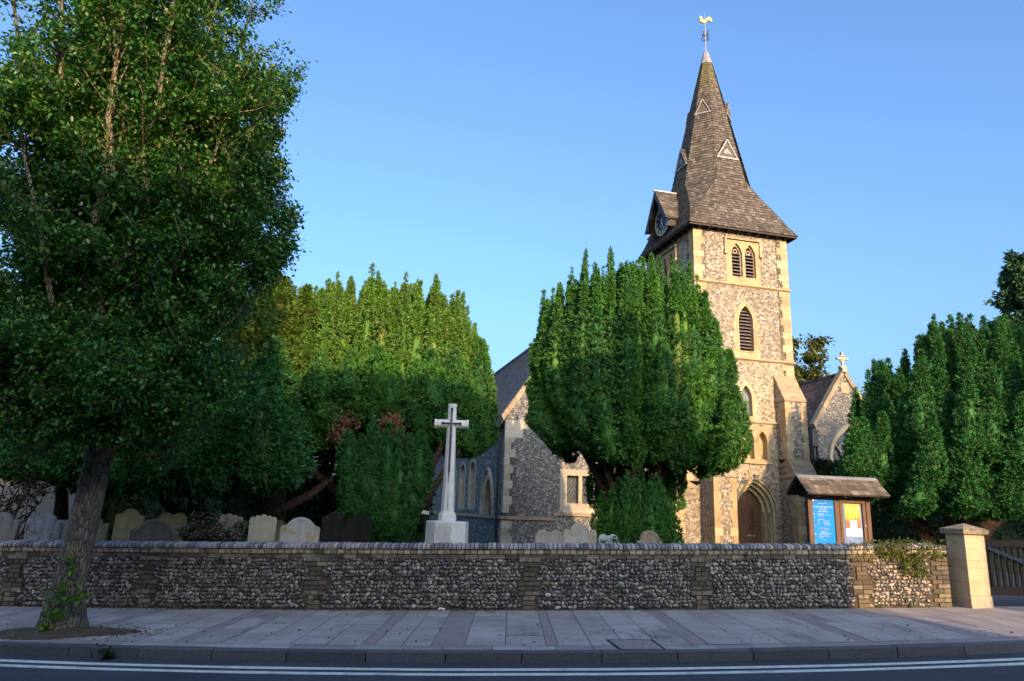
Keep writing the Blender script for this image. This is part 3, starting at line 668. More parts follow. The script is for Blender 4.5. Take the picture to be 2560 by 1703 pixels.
def lucarne(ang, z, dist, wd, hgt, back, broken=False):
    ca, sa = math.cos(ang), math.sin(ang)
    def fn(x, zz, d): return (ca*(dist+d)-sa*x, sa*(dist+d)+ca*x, zz)
    g = MB(); g.prism([(-wd/2, z), (wd/2, z), (0, z+hgt)], -back, .02, fn)
    lo = g.build('lucarne', m_lucarne, spire)
    if broken: g = MB(); g.prism([(-.17, z+.2), (-.05, z+.16), (.06, z+.22), (.2, z+.13), (.16, z+.3), (.06, z+.36), (.02, z+.48), (-.06, z+.4), (-.14, z+.34)], .0, .024, fn); g.build('opening', m_lucopen, lo)
    g = MB(); o_ = .05
    g.hexa([fn(-wd/2-.08, z-.07, -.05), fn(wd/2+.08, z-.07, -.05), fn(wd/2+.08, z-.07, .07), fn(-wd/2-.08, z-.07, .07), fn(-wd/2-.08, z+.0, -.05), fn(wd/2+.08, z, -.05), fn(wd/2+.08, z, .07), fn(-wd/2-.08, z, .07)])
    for s in (-1, 1):
        g.hexa([fn(s*(wd/2-.0), z+.002, .021), fn(s*(wd/2+.055), z+.002, .021), fn(s*(wd/2+.055), z+.002, .06), fn(s*wd/2, z+.002, .06), fn(0, z+hgt-.01, .021), fn(s*.02, z+hgt+.08, .021), fn(s*.02, z+hgt+.08, .06), fn(0, z+hgt-.01, .06)])
    g.build('frame', m_lead, lo)
    s_ = MB()
    for s in (-1, 1):
        poly_shingles(s_, [fn(s*(wd/2+.1), z-.02, .05), fn(s*(wd/2+.1), z-.02, -back), fn(0, z+hgt+.12, -back), fn(0, z+hgt+.12, .05)], .13, .16, .02, outv=Vector(fn(s*1, 0, 0))-Vector(fn(0, 0, 0))+Vector((0, 0, .6)))
    s_.build('shingles', m_spire, lo, fix=False)
def adist(z, k=1.): # apothem of the octagon at height z
    return 1.68+(z-15.9)*(.225-1.68)/(22.75-15.9)
for i in range(4):
    a = -math.pi/2+i*math.pi/2; lucarne(a, 17.05, adist(17.05)+.02, .92, .82, .5, True); lucarne(a+math.pi/4, 19.62, adist(19.62)+.02, .62, .62, .4)
# clock gable on the left slope
cg = MB()
def cf(y, z, d): return (-2.36-d, y, z)
cg.prism([(-.86, 13.62), (.86, 13.62), (.86, 14.3), (0, 15.45), (-.86, 14.3)], -.6, -.0, cf)
cgo = cg.build('clock_gable', m_dkwood, church)
g = MB()
for s in (-1, 1):
    poly_shingles(g, [(-2.82, s*1.02, 14.08), (-1.55, s*1.02, 14.08), (-1.55, 0, 15.68), (-2.82, 0, 15.68)], .16, .19, .022, outv=(0, s, .6))
g.build('shingles', m_spire, cgo, fix=False)
g = MB()
for s in (-1, 1):
    g.hexa([(-2.82, s*1.02, 14.02), (-1.5, s*1.02, 14.02), (-1.5, s*1.02, 14.09), (-2.82, s*1.02, 14.09), (-2.82, 0, 15.6), (-1.5, 0, 15.6), (-1.5, 0, 15.675), (-2.82, 0, 15.675)])
    bw = .2      # barge board, thick and cusped
    g.prism([(s*1.06, 14.0), (s*.8, 14.02), (s*.62, 14.42), (s*.44, 14.5), (s*.34, 14.86), (s*.1, 15.2), (0, 15.34), (0, 15.7)], .40, .47, cf)
    g.hexa([(-2.8, s*.86, 13.7), (-2.3, s*.86, 13.7), (-2.3, s*.94, 13.7), (-2.8, s*.94, 13.7), (-2.42, s*.86, 14.2), (-2.3, s*.86, 14.2), (-2.3, s*.94, 14.2), (-2.42, s*.94, 14.2)])
g.build('barge_board', m_dkwood, cgo)
g = MB(); g.box(-2.86, -1.3, -.05, .05, 15.67, 15.73); g.build('ridge', m_lead, cgo)
CY, CZ, CR = .0, 14.32, .69
g = MB(); pts = [(CY+CR*math.cos(t), CZ+CR*math.sin(t)) for t in np.linspace(0, 2*math.pi, 49)[:-1]]
g.prism(pts, .0, .1, cf); clock = g.build('clock', m_dial, church)
g = MB(); g.panel(pts, [[(CY+(a-CY)*.93, CZ+(b-CZ)*.93) for a, b in pts]], .12, .09, cf); g.panel([(CY+(a-CY)*.95, CZ+(b-CZ)*.95) for a, b in pts], [[(CY+(a-CY)*.935, CZ+(b-CZ)*.935) for a, b in pts]], .125, .09, cf)
g.build('rim', m_goldp, clock)
def bar(mb, fn, y0, z0, y1, z1, w_, d0, d1):
    t = Vector((y1-y0, z1-z0)).normalized(); n_ = Vector((-t.y, t.x))*w_/2
    mb.hexa([fn(y0-n_.x, z0-n_.y, d0), fn(y1-n_.x, z1-n_.y, d0), fn(y1+n_.x, z1+n_.y, d0), fn(y0+n_.x, z0+n_.y, d0), fn(y0-n_.x, z0-n_.y, d1), fn(y1-n_.x, z1-n_.y, d1), fn(y1+n_.x, z1+n_.y, d1), fn(y0+n_.x, z0+n_.y, d1)])
NUM = ['XII', 'I', 'II', 'III', 'IV', 'V', 'VI', 'VII', 'VIII', 'IX', 'X', 'XI']
for h_, s in enumerate(NUM):
    g = MB()     # seen from outside, clockwise; local y runs to the viewer's left
    an = 2*math.pi*h_/12; rd = Vector((-math.sin(an), math.cos(an))); tg = Vector((-math.cos(an), -math.sin(an)))
    wds = {'I': .035, 'V': .08, 'X': .08}; tot = sum(wds[k] for k in s); x = -tot/2
    for k in s:
        c_ = x+wds[k]/2; x += wds[k]
        def P_(u_, v_): q__ = rd*(.53+v_)+tg*u_; return CY+q__.x, CZ+q__.y
        segs = {'I': [((c_, -.07), (c_, .07))], 'V': [((c_-.03, .07), (c_, -.07)), ((c_+.03, .07), (c_, -.07))], 'X': [((c_-.03, .07), (c_+.03, -.07)), ((c_+.03, .07), (c_-.03, -.07))]}[k]
        for a, b in segs: A_, B_ = P_(*a), P_(*b); bar(g, cf, A_[0], A_[1], B_[0], B_[1], .022, .1, .108)
    g.build('numeral', m_goldp, clock)
g = MB()
for an, L, wd in ((math.pi*2*27/60, .5, .04), (math.pi*2*(6.45/12), .34, .06)):
    d_ = Vector((-math.sin(an), math.cos(an))); bar(g, cf, CY-d_.x*.12, CZ-d_.y*.12, CY+d_.x*L, CZ+d_.y*L, wd, .115+wd*.3, .125+wd*.3)
g.tube([cf(CY, CZ, .1), cf(CY, CZ, .16)], .05, 12); g.build('hands', m_goldp, clock)
# weather vane
g = MB(); g.tube([(0, 0, 23.2), (0, 0, 24.9), (0, 0, 25.55)], [.03, .022, .008], 8); vane = g.build('weather_vane', m_lead, church)
g = MB()
for k in range(4):
    a = k*math.pi/2+.4; ca, sa = math.cos(a), math.sin(a)
    g.tube([(ca*r_, sa*r_, z) for r_, z in ((.02, 24.02), (.1, 24.0), (.2, 24.1), (.24, 24.22), (.17, 24.28), (.11, 24.2))], .016, 6)
    g.tube([(ca*r_, sa*r_, z) for r_, z in ((.02, 24.22), (.1, 24.32), (.16, 24.46))], [.02, .018, .03], 6)
g.build('scrollwork', m_iron, vane)
g = MB(); ck = [(-.46, 24.98), (-.40, 24.86), (-.22, 24.80), (0, 24.80), (.14, 24.88), (.26, 25.02), (.40, 25.1), (.60, 25.08), (.72, 25.0), (.80, 25.1), (.74, 25.28), (.60, 25.38), (.42, 25.36), (.24, 25.22), (.08, 25.06), (-.08, 25.03), (-.18, 25.08), (-.24, 25.2), (-.32, 25.3), (-.42, 25.28), (-.46, 25.16), (-.56, 25.1), (-.46, 25.06)]
g.prism([(a*.52-.04, 24.95+(b-24.8)*.68) for a, b in ck], -.035, .035, lambda x, z, d: (x, d, z)); g.build('cockerel', m_gold, vane)
# nave ----------------------------------------------------
NX0, NX1, NY, NE, NA, NAX = -9.05, -2.85, 1.0, 5.2, 9.75, -5.95
def nf(x, z, d): return (x, NY-d, z)
def ns(y, z, d): return (NX0-d, y, z)
wins = [(-6.17, .25), (-5.5, .25)]
wf = rect(-6.72, -4.95, 1.62, 3.3)
g = MB(); g.panel([(NX0, ZG), (NX1, ZG), (NX1, NE), (NAX, NA), (NX0, NE)], [wf], 0, -.5, nf)
g.build('nave_wall', m_flint_nave, church)
doorL = (3.7, .95); sw = [(7.2, .72), (9.7, .72), (12.2, .72), (14.7, .72)]
so_d = arch(3.7, 1.05, ZG, 1.7, 3.3); so_w = [arch(y, hw+.12, 1.55, 3.2, 3.95) for y, hw in sw]
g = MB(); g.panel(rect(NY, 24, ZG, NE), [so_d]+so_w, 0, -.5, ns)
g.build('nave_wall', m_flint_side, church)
g = MB(); g.panel(so_d, [arch(3.7, .8, ZG, 1.6, 2.95)], .03, -.3, ns); hood(g, ns, arch(3.7, 1.07, 1.4, 1.7, 3.33)[1:], .08, .0, .12)
sd_ = g.build('side_doorway', m_stone_grey, church); dark(ns, arch(3.7, .85, ZG, 1.6, 3.0), sd_, -.27, m_door, 'door')
for (y, hw), o_ in zip(sw, so_w):
    g = MB(); g.panel(o_, [arch(y, hw-.05, 1.75, 3.2, 3.8)], .02, -.3, ns); wo = g.build('side_window', m_stone_grey, church)
    dark(ns, arch(y, hw, 1.6, 3.2, 3.85), wo, -.25, m_glass, 'glass'); g = MB(); g.box(NX0+.1, NX0+.24, y-.04, y+.04, 1.7, 3.6); g.build('mullion', m_stone_grey, wo)
g = MB()
g.panel(rect(NX1-.3, NX1, ZG, 5), [], -.6, -12, nf)
g.build('nave_wall', m_flint_nave, church)
g = MB(); quoins(g, NX0, NY, 1, 1, 1.5, 4.45, .31, .42, .26); g.box(NX0-.02, NX0+.72, NY-.02, NY+.2, 4.45, 4.82); g.box(NX0-.02, NX0+1.0, NY-.02, NY+.2, 4.82, 5.16); g.build('quoins', m_stone_grey, church); g = MB()
quoins(g, NX0-.06, NY-.06, 1, 1, 0, 1.2, .31, .42, .3); g.build('quoins', m_stone_grey, church)
g = MB(); g.box(NX0-.06, -7.02, NY-.06, NY+.1, ZG, 1.24); g.box(-7.02, NX1, NY-.06, NY+.1, ZG, 1.44); g.build('plinth_wall', m_flint_nave, church)
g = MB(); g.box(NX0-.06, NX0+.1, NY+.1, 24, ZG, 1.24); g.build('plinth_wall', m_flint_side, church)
g = MB(); g.box(NX0-.12, -7.0, NY-.13, NY+.05, 1.25, 1.38); g.box(-7.0, NX1, NY-.13, NY+.05, 1.45, 1.58); g.box(-7.03, -6.9, NY-.13, NY+.05, 1.38, 1.45); g.box(NX0-.13, NX0+.05, NY+.05, 24, 1.25, 1.38); g.build('string_course', m_weather, church)
M_=m_stone; m_stone = m_stone_grey; fm = surround(nf, wf, [rect(-6.42, -5.92, 1.95, 3.05), rect(-5.76, -5.26, 1.95, 3.05)], 'nave_window', .03, -.35); m_stone = M_
for a in (-6.42, -5.76): dark(nf, rect(a-.05, a+.55, 1.9, 3.1), fm, -.24, m_glass, 'glass'); lattice(nf, a, a+.5, 1.95, 3.05, fm, -.22, .13, .008)
g = MB(); g.hexa([nf(-6.6, 1.58, 0), nf(-5.1, 1.58, 0), nf(-5.1, 1.58, .1), nf(-6.6, 1.58, .1), nf(-6.5, 1.93, -.2), nf(-5.2, 1.93, -.2), nf(-5.2, 1.93, -.15), nf(-6.5, 1.93, -.15)]); g.build('sill', m_stone_grey, fm)
def roof(name, x0, xa, x1, ze, za, y0, y1, mat, th=.09, over=.18, course=.14, wid=.2, left=True, right=True):
    sl_l = (za-ze)/(xa-x0); g = MB()
    xl, zl = x0-over, ze-over*sl_l; sr = (za-ze)/(x1-xa); xr, zr = x1+over, ze-over*sr
    g.hexa([(xl, y0, zl), (xl, y1, zl), (xa, y1, za), (xa, y0, za), (xl, y0, zl+th*2), (xl, y1, zl+th*2), (xa, y1, za+th*2), (xa, y0, za+th*2)])
    g.hexa([(xr, y0, zr), (xr, y1, zr), (xa, y1, za), (xa, y0, za), (xr, y0, zr+th*2), (xr, y1, zr+th*2), (xa, y1, za+th*2), (xa, y0, za+th*2)])
    ro = g.build(name, m_dkwood, church); g = MB()
    if left: poly_shingles(g, [(xl, y0, zl+th*2+.01), (xl, y1, zl+th*2+.01), (xa, y1, za+th*2+.01), (xa, y0, za+th*2+.01)], course, wid, .018, outv=(-1, 0, 1))
    if right: poly_shingles(g, [(xr, y0, zr+th*2+.01), (xr, y1, zr+th*2+.01), (xa, y1, za+th*2+.01), (xa, y0, za+th*2+.01)], course, wid, .018, outv=(1, 0, 1))
    g.build('tiles', mat, ro, fix=False)
    g = MB(); y = y0
    while y < y1: g.box(xa-.09, xa+.09, y+.004, min(y+.4, y1), za+th*1.6, za+th*2+.1); y += .4
    g.build('ridge_tiles', mat, ro); return ro
roof('nave_roof', NX0, NAX, NX1, NE, NA, NY+.1, 24, m_slate)
g = MB()      # verge coping
for s, x_ in ((1, NX0-.1),):
    for k in range(12):
        t0, t1 = k/12, (k+1)/12-.003; xa_, xb_ = x_+(NAX-x_)*t0, x_+(NAX-x_)*t1; za_, zb_ = NE-.1+(NA+.12-NE)*t0, NE-.1+(NA+.12-NE)*t1
        g.hexa([(xa_, NY-.05, za_), (xb_, NY-.05, zb_), (xb_, NY+.32, zb_), (xa_, NY+.32, za_), (xa_-.1, NY-.05, za_+.22), (xb_-.1, NY-.05, zb_+.22), (xb_-.1, NY+.32, zb_+.22), (xa_-.1, NY+.32, za_+.22)])
g.build('gable_coping', m_weather, church)
g = MB(); g.tube([(NX0-.14, NY+.5, ZG), (NX0-.14, NY+.5, 4.6), (NX0-.3, NY+.5, 4.95)], .05, 8); g.build('downpipe', m_iron, church)
g = MB(); g.box(NX0-.42, NX0-.26, NY+.15, 24, 4.92, 5.04); g.build('gutter', m_iron, church)
# wall between tower and transept, transept with traceried window and cross
g = MB(); g.panel(rect(H-.1, 8.0, ZG, 5.6), [], 0, -.4, lambda x, z, d: (x, 4.7-d, z)); g.build('aisle_wall', m_flint_nave, church)
g = MB(); g.tube([(7.62, 3.9, 0), (7.62, 3.9, 4.6), (7.66, 3.95, 5.3)], .06, 8); g.box(7.4, 7.75, 3.7, 3.98, 5.2, 5.9); g.box(7.35, 7.8, 3.66, 3.98, 5.9, 6.0); g.build('downpipe', m_iron, church)
TX0, TX1, TAX, TY, TE, TA = 7.93, 11.6, 9.76, 4.0, 6.3, 9.05
def tf(x, z, d): return (x, TY-d, z)
two = arch(9.9, 1.36, 2.5, 4.5, 6.42)
g = MB(); g.panel([(TX0, ZG), (TX1, ZG), (TX1, TE), (TAX, TA), (TX0, TE)], [two], 0, -.5, tf)
g.panel(rect(TY+.1, 16, ZG, TE), [], TX0, TX0+.4, lambda y, z, d: (d, y, z)); g.build('transept_wall', m_flint_nave, church)
roof('transept_roof', TX0, TAX, TX1, TE-.1, TA-.12, TY+.25, 16, m_claytile, .07, .12, .16, .2)
g = MB()
for s, x_ in ((1, TX0-.12), (-1, TX1+.12)):
    for k in range(9):
        t0, t1 = k/9, (k+1)/9-.004; xa_, xb_ = x_+(TAX-x_)*t0, x_+(TAX-x_)*t1; za_, zb_ = TE-.15+(TA+.12-TE)*t0, TE-.15+(TA+.12-TE)*t1
        g.hexa([(xa_, TY-.07, za_), (xb_, TY-.07, zb_), (xb_, TY+.3, zb_), (xa_, TY+.3, za_), (xa_-s*.12, TY-.07, za_+.2), (xb_-s*.12, TY-.07, zb_+.2), (xb_-s*.12, TY+.3, zb_+.2), (xa_-s*.12, TY+.3, za_+.2)])
g.box(TX0-.1, TX0+.55, TY-.04, TY+.2, TE-.5, TE-.1); g.box(TAX-.24, TAX+.24, TY-.03, TY+.2, TA-1.0, TA-.45); g.build('gable_coping', m_weather, church)
g = MB(); g.box(TAX-.17, TAX+.17, TY-.12, TY+.2, TA+.1, TA+.38); g.box(TAX-.24, TAX+.24, TY-.06, TY+.14, TA+.38, TA+.48)
g.box(TAX-.055, TAX+.055, TY-.02, TY+.09, TA+.45, TA+1.3); g.box(TAX-.34, TAX+.34, TY-.018, TY+.088, TA+.9, TA+1.02)
for dx, dz in ((.36, .96), (-.36, .96), (0, 1.3)):
    g.tube([(TAX+dx, TY-.03, TA+dz), (TAX+dx, TY+.1, TA+dz)], .085, 10)
rg = [(TAX+.24*math.cos(t), TA+.96+.24*math.sin(t)) for t in np.linspace(0, 2*math.pi, 21)[:-1]]
g.panel(rg, [[(TAX+(a-TAX)*.75, TA+.96+(b-TA-.96)*.75) for a, b in rg]], .01, -.07, tf, back=True)
g.v = [(TAX+(x-TAX)*.8, y, TA+.1+(z-TA-.1)*.86) for x, y, z in g.v]; g.build('gable_cross', m_stone_grey, church)
fm = surround(tf, two, [arch(9.9, 1.2, 2.6, 4.5, 6.22)], 'transept_window', .03, -.3)
hg = MB(); hood(hg, tf, arch(9.9, 1.38, 4.4, 4.5, 6.46)[1:], .09, .0, .13); hg.build('hood_mould', m_stone_grey, fm)
g = MB(); dT = lambda x, z, d: tf(x, z, d-.1)
for x_ in (9.5, 10.3): bar(g, dT, x_, 2.6, x_, 4.6, .09, .0, -.12)
for c_ in (9.1, 9.9, 10.7): g.tube([tf(a, b, -.16) for a, b in arch(c_, .38, 4.45, 4.45, 5.05, 6)[1:]], .05, 6)
for c_, s in ((9.5, 1), (10.3, -1)):
    g.tube([tf(c_, 4.6, -.16), tf(c_+s*.1, 5.0, -.16), tf(c_+s*.4, 5.7, -.16), tf(c_+s*.45, 6.0, -.16)], .05, 6); g.tube([tf(c_, 4.6, -.16), tf(c_-s*.12, 5.0, -.16), tf(c_-s*.42, 5.4, -.16)], .05, 6)
    g.tube([tf(c_+.2*math.cos(t), 5.25+.2*math.sin(t), -.16) for t in np.linspace(0, 6.28, 13)], .04, 6, cap=False)
g.build('tracery', m_stone_grey, fm); dark(tf, arch(9.9, 1.25, 2.55, 4.5, 6.3), fm, -.26, m_glass, 'glass')
# low vestry on the right: dark flint, then ashlar with a small window
g = MB(); VY = 1.2
def vf(x, z, d): return (x, VY-d, z)
g.panel(rect(10.1, 12.62, ZG, 3.2), [], 0, -.4, vf); g.build('vestry_wall', m_flint_nave, church)
g = MB(); z = ZG; i = 0; vw = (12.72, 13.22, 1.55, 2.55)
while z < 2.9:
    x = 12.62-(.0 if i % 2 else .0); zt = z+.3; xe = 14.55 if zt < 1.95 else 14.55-(zt-1.95)*1.2
    while x < xe-.05:
        b = min(x+rnd.uniform(.35, .6), xe)
        if not (zt > vw[2] and z < vw[3] and b > vw[0] and x < vw[1]): g.box(x+.003, b-.003, VY-.02, VY+.3, z+.003, zt-.003)
        elif x < vw[0]-.05: g.box(x+.003, vw[0], VY-.02, VY+.3, z+.003, zt-.003)
        elif b > vw[1]+.05: g.box(vw[1], b-.003, VY-.02, VY+.3, z+.003, zt-.003)
        x = b
    z = zt; i += 1
vo = g.build('vestry_wall', m_stone_grey, church)
g = MB(); g.panel(rect(vw[0]-.02, vw[1]+.1, vw[2]-.06, vw[3]+.1), [rect(vw[0]+.1, vw[1]-.05, vw[2]+.05, vw[3])], .05, -.2, vf); fo = g.build('vestry_window', m_stone_grey, church)
dark(vf, rect(vw[0], vw[1], vw[2], vw[3]), fo, -.1, m_glass, 'glass'); g = MB()
for k in range(1, 7): bar(g, vf, vw[0]+.1, vw[2]+.05+k*.14, vw[1]-.05, vw[2]+.05+k*.14, .012, -.08, -.09)
for k in range(1, 3): bar(g, vf, vw[0]+.1+k*.12, vw[2]+.05, vw[0]+.1+k*.12, vw[3], .012, -.08, -.09)
g.build('leading', m_lead, fo)

# ------------------------------------------------------------------ foliage
def at(px, py, Y):      # a point seen at photo pixel (px,py), Y metres in front of the camera
    r = rt*((px-1280)/1780)+up*((851.5-py)/1780)+fw; return Vector((0, 0, CAMH))+r*(Y/r.y)
TUFT = []
def make_tuft(n=5, wdt=.2):
    V = []; Q = []; r_ = np.random.default_rng(5)
    for k in range(n):
        a = 2*np.pi*k/n+r_.uniform(-.3, .3); t = r_.uniform(.35, .95) if k else .1
        d = np.array([np.sin(t)*np.cos(a), np.sin(t)*np.sin(a), np.cos(t)]); s = np.cross(d, [0.3, .2, 1.]); s /= np.linalg.norm(s)
        L = r_.uniform(.8, 1.15); b = len(V)
        V += [d*.02, d*L*.55+s*wdt, d*L, d*L*.55-s*wdt]; Q.append([b, b+1, b+2, b+3])
    return np.array(V), np.array(Q)
def frames(Z, rng):
    Z = Z/np.linalg.norm(Z, axis=1)[:, None]; r_ = rng.normal(size=Z.shape); X = np.cross(Z, r_); X /= np.linalg.norm(X, axis=1)[:, None]; Y = np.cross(Z, X)
    return np.stack([X, Y, Z], 2)      # columns
def instance(V, Q, P, Z, S, rng):
    Fm = frames(Z, rng); A = np.einsum('nij,vj->nvi', Fm, V)*S[:, None, None]+P[:, None, :]
    n = len(P); return A.reshape(-1, 3), (Q[None]+(np.arange(n)*len(V))[:, None, None]).reshape(-1, Q.shape[1])
TV, TQ = make_tuft(5, .17)
def column_foliage(cols, dens, size, rng, sharp=1.5, lump=.26, lsc=4.2, axis_up=.55, core=True, seed=1, backcut=.5, rr=.85):
    """cols: (path [(x,y,z)...3+ pts], R). Tufts over the lumpy outside of tapering upright shoots; returns V,Q of tufts and core"""
    PV = []; NV = []; CV = []; CQ = []; off = 0
    C_ = []
    for path, Rc in cols:
        pa = np.array(path, float); tt = np.linspace(0, 1, 14); k = np.linspace(0, 1, len(pa))
        ax = np.stack([np.interp(tt, k, pa[:, i]) for i in range(3)], 1)
        prof = np.minimum(np.sqrt(np.clip(tt/.16, 0, 1)), 1)*(1-np.clip((tt-.4)/.6, 0, 1)**sharp)
        C_.append((ax, Rc*prof, Rc))
    for ci, (ax, rad, Rc) in enumerate(C_):
        L = np.linalg.norm(ax[-1]-ax[0]); n = int(dens*2*np.pi*Rc*L*.75)
        t = rng.uniform(0, 1, n); ang = rng.uniform(0, 2*np.pi, n); tt = np.linspace(0, 1, 14)
        c = np.stack([np.interp(t, tt, ax[:, i]) for i in range(3)], 1); r_ = np.interp(t, tt, rad)
        dr = np.interp(t, tt, np.gradient(rad, tt))/max(L, .1)
        N = np.stack([np.cos(ang), np.sin(ang), np.zeros(n)], 1); P0 = c+N*r_[:, None]
        nz = noise3(P0*lsc, seed)*.65+noise3(P0*lsc*2.3, seed+1)*.35
        amp = (lump*.38+.0*r_)*np.clip(r_/(Rc*.5), .15, 1); P = c+N*(r_+amp*2*(nz-.5))[:, None]+rng.normal(size=(n, 3))*size*.25
        P[:, 2] += size*1.2*(nz-.5)
        keep = (nz > .4) | (rng.random(n) < .25)
        for cj, (ax2, rad2, _) in enumerate(C_):
            if cj == ci: continue
            if np.hypot(*(ax2.mean(0)-ax.mean(0))[:2]) > Rc+C_[cj][2]+.45: continue
            z = P[:, 2]; o = np.argsort(ax2[:, 2]); cx = np.interp(z, ax2[o, 2], ax2[o, 0]); cy = np.interp(z, ax2[o, 2], ax2[o, 1]); rj = np.interp(z, ax2[o, 2], rad2[o])*rr
            ins = (z > ax2[o[0], 2]) & (z < ax2[o[-1], 2]) & (np.hypot(P[:, 0]-cx, P[:, 1]-cy) < rj)
            keep &= ~ins
        keep &= (N[:, 1] < .45) | (rng.random(n) < backcut)
        PV.append(P[keep]); NN = N+np.stack([np.zeros(n), np.zeros(n), axis_up-np.clip(dr, -1, 1)*.5], 1); NV.append(NN[keep]+rng.normal(size=(keep.sum(), 3))*.5)
        if core:
            rows, m_ = 14, 8
            for i in range(rows):
                for k in range(m_): a = 2*np.pi*k/m_; CV.append(ax[i]+np.array([np.cos(a), np.sin(a), 0])*max(rad[i]*.66, .004))
            for i in range(rows-1):
                for k in range(m_): CQ.append([off+i*m_+k, off+i*m_+(k+1) % m_, off+(i+1)*m_+(k+1) % m_, off+(i+1)*m_+k])
            off += rows*m_
    P = np.concatenate(PV); Z = np.concatenate(NV); S = size*rng.uniform(.5, 1.5, len(P))
    V, Q = instance(TV, TQ, P, Z, S, rng)
    if core: Q = np.concatenate([Q, np.array(CQ)+len(V)]); V = np.concatenate([V, np.array(CV)])
    return V, Q
def yew(cx, cy, rx, ry, ztop, zlow, n, Rc, rng, topf=None, botf=None, vase=.62, lobes=0, lobe_R=.42, sp=1.72):
    cols = []; tries = []
    while len(tries) < n:
        a, b = rng.uniform(-1, 1, 2)
        if a*a+b*b > 1: continue
        if tries and min((a-p)**2*rx*rx+(b-q_)**2*ry*ry for p, q_ in tries) < (Rc*sp)**2 and rng.random() < .985: continue
        tries.append((a, b))
    for a, b in tries:
        d = math.hypot(a, b); X, Y = a*rx*.93, b*ry*.93
        zt = ztop-(topf(a, b) if topf else 1.6*d**3)+rng.uniform(-.42, .25); zb = zlow+(botf(a, b) if botf else 0)+rng.uniform(-.2, .3)
        R_ = Rc*rng.uniform(.75, 1.3)
        cols.append(([(cx+X*vase, cy+Y*vase, zb), (cx+X*(vase*.4+.6), cy+Y*(vase*.4+.6), zb+(zt-zb)*.25), (cx+X, cy+Y, zb+(zt-zb)*.55), (cx+X*.97, cy+Y*.97, zt)], R_))
    for k in range(lobes):
        a = rng.uniform(-math.pi, math.pi); d = rng.uniform(.86, 1.02); X, Y = math.cos(a)*rx*d, math.sin(a)*ry*d
        zb = zlow+rng.uniform(-.1, .9); zt = zb+rng.uniform(1.0, 3.0)
        cols.append(([(cx+X*.66, cy+Y*.66, zb-.1), (cx+X*.92, cy+Y*.92, zb+(zt-zb)*.35), (cx+X*1.0, cy+Y*1.0, zt)], lobe_R*rng.uniform(.75, 1.25)))
    return cols
def tips_of(cols, rng, per=2, R_=.1, hgt=.5, back=.12):
    out = []
    for path, Rc in cols:
        t = np.array(path[-1])
        for k in range(per):
            o = np.array([rng.normal()*.03, rng.normal()*.03, rng.uniform(-.25, -.05)]) if k == 0 else np.array([rng.normal()*Rc*.6, rng.normal()*Rc*.6, rng.uniform(-.9, -.3)]); a = t+o
            out.append(([tuple(a-np.array([0, 0, .75])), tuple(a-np.array([0, 0, .3])), tuple(a+np.array([rng.normal()*.02, 0, hgt*rng.uniform(.1, 1)]))], R_*rng.uniform(.8, 1.3)))
    return out
def trunks(cx, cy, z0, targets, r0_, name='trunk', mat=None, parent=None, zf=1.2):
    g = MB()
    for (x, y, z), r1 in targets:
        m1 = Vector((cx+(x-cx)*.12, cy+(y-cy)*.12, z0+zf)); j = Vector((rnd.uniform(-.08, .08), rnd.uniform(-.08, .08), 0))
        P = [Vector((cx+(x-cx)*.05, cy+(y-cy)*.05, z0-.1)), m1, m1.lerp(Vector((x, y, z)), .5)+j, Vector((x, y, z))]
        P2 = []
        for a, b in zip(P[:-1], P[1:]):
            for k in range(4): P2.append(a.lerp(b, k/4)+Vector((rnd.uniform(-.015, .015), rnd.uniform(-.015, .015), 0)))
        P2.append(P[-1]); g.tube(P2, [r1+(r0_-r1)*(1-i/(len(P2)-1))**1.3 for i in range(len(P2))], 9)
    return g.build(name, mat or m_yewbark, parent, smooth=True)
rng = np.random.default_rng(21)
# --- the upright yew before the tower
YX, YY = 3.03, 18.3
y2 = empty('yew_tree', (0, 0, 0), label='big dense green yew with pointed upright shoots, directly before the church tower', cat='tree', group='clipped upright yews in the churchyard')
cols = yew(YX, YY, 2.5, 2.05, 7.5, 2.85, 150, .205, rng, topf=lambda a, b: 1.0*abs(a)**5+.3*b*b, botf=lambda a, b: .5*abs(a), vase=.72, lobes=34, lobe_R=.3)
tips = tips_of(cols[:150], rng, 1, .08, .8)
cols += [([(YX+2.05, YY+.6, 2.6), (YX+2.5, YY+.8, 3.3), (YX+2.5, YY+.8, 4.6)], .4), ([(YX+2.2, YY-.4, 2.9), (YX+2.5, YY-.6, 3.9), (YX+2.52, YY-.6, 5.75)], .33), ([(YX+1.9, YY-1.4, 2.6), (YX+2.2, YY-1.6, 3.3), (YX+2.3, YY-1.6, 4.6)], .4),
         ([(YX-.35, YY+1.0, 1.6), (YX-.4, YY+1.2, 2.4), (YX-.4, YY+1.2, 3.8)], .45), ([(YX+.2, YY+1.2, 1.2), (YX+.2, YY+1.3, 2.4), (YX+.2, YY+1.3, 3.8)], .6), ([(YX+1.1, YY+1.0, 1.6), (YX+1.2, YY+1.2, 2.5), (YX+1.2, YY+1.2, 3.8)], .5)]
V, Q = column_foliage(cols, 480, .082, rng, seed=3, lump=.3); V2, Q2 = column_foliage(tips, 900, .058, rng, seed=4, lump=.12, rr=.6)
np_mesh('crown', np.concatenate([V, V2]), np.concatenate([Q, Q2+len(V)]), m_yew, y2)
cols = yew(3.1, 17.3, .95, .6, 2.5, .0, 26, .3, rng, topf=lambda a, b: .5*a*a+.1, botf=lambda a, b: .45*abs(a), vase=.75)
V, Q = column_foliage(cols, 560, .07, rng, seed=5, axis_up=.9); np_mesh('basal_shoots', V, Q, m_yew, y2)
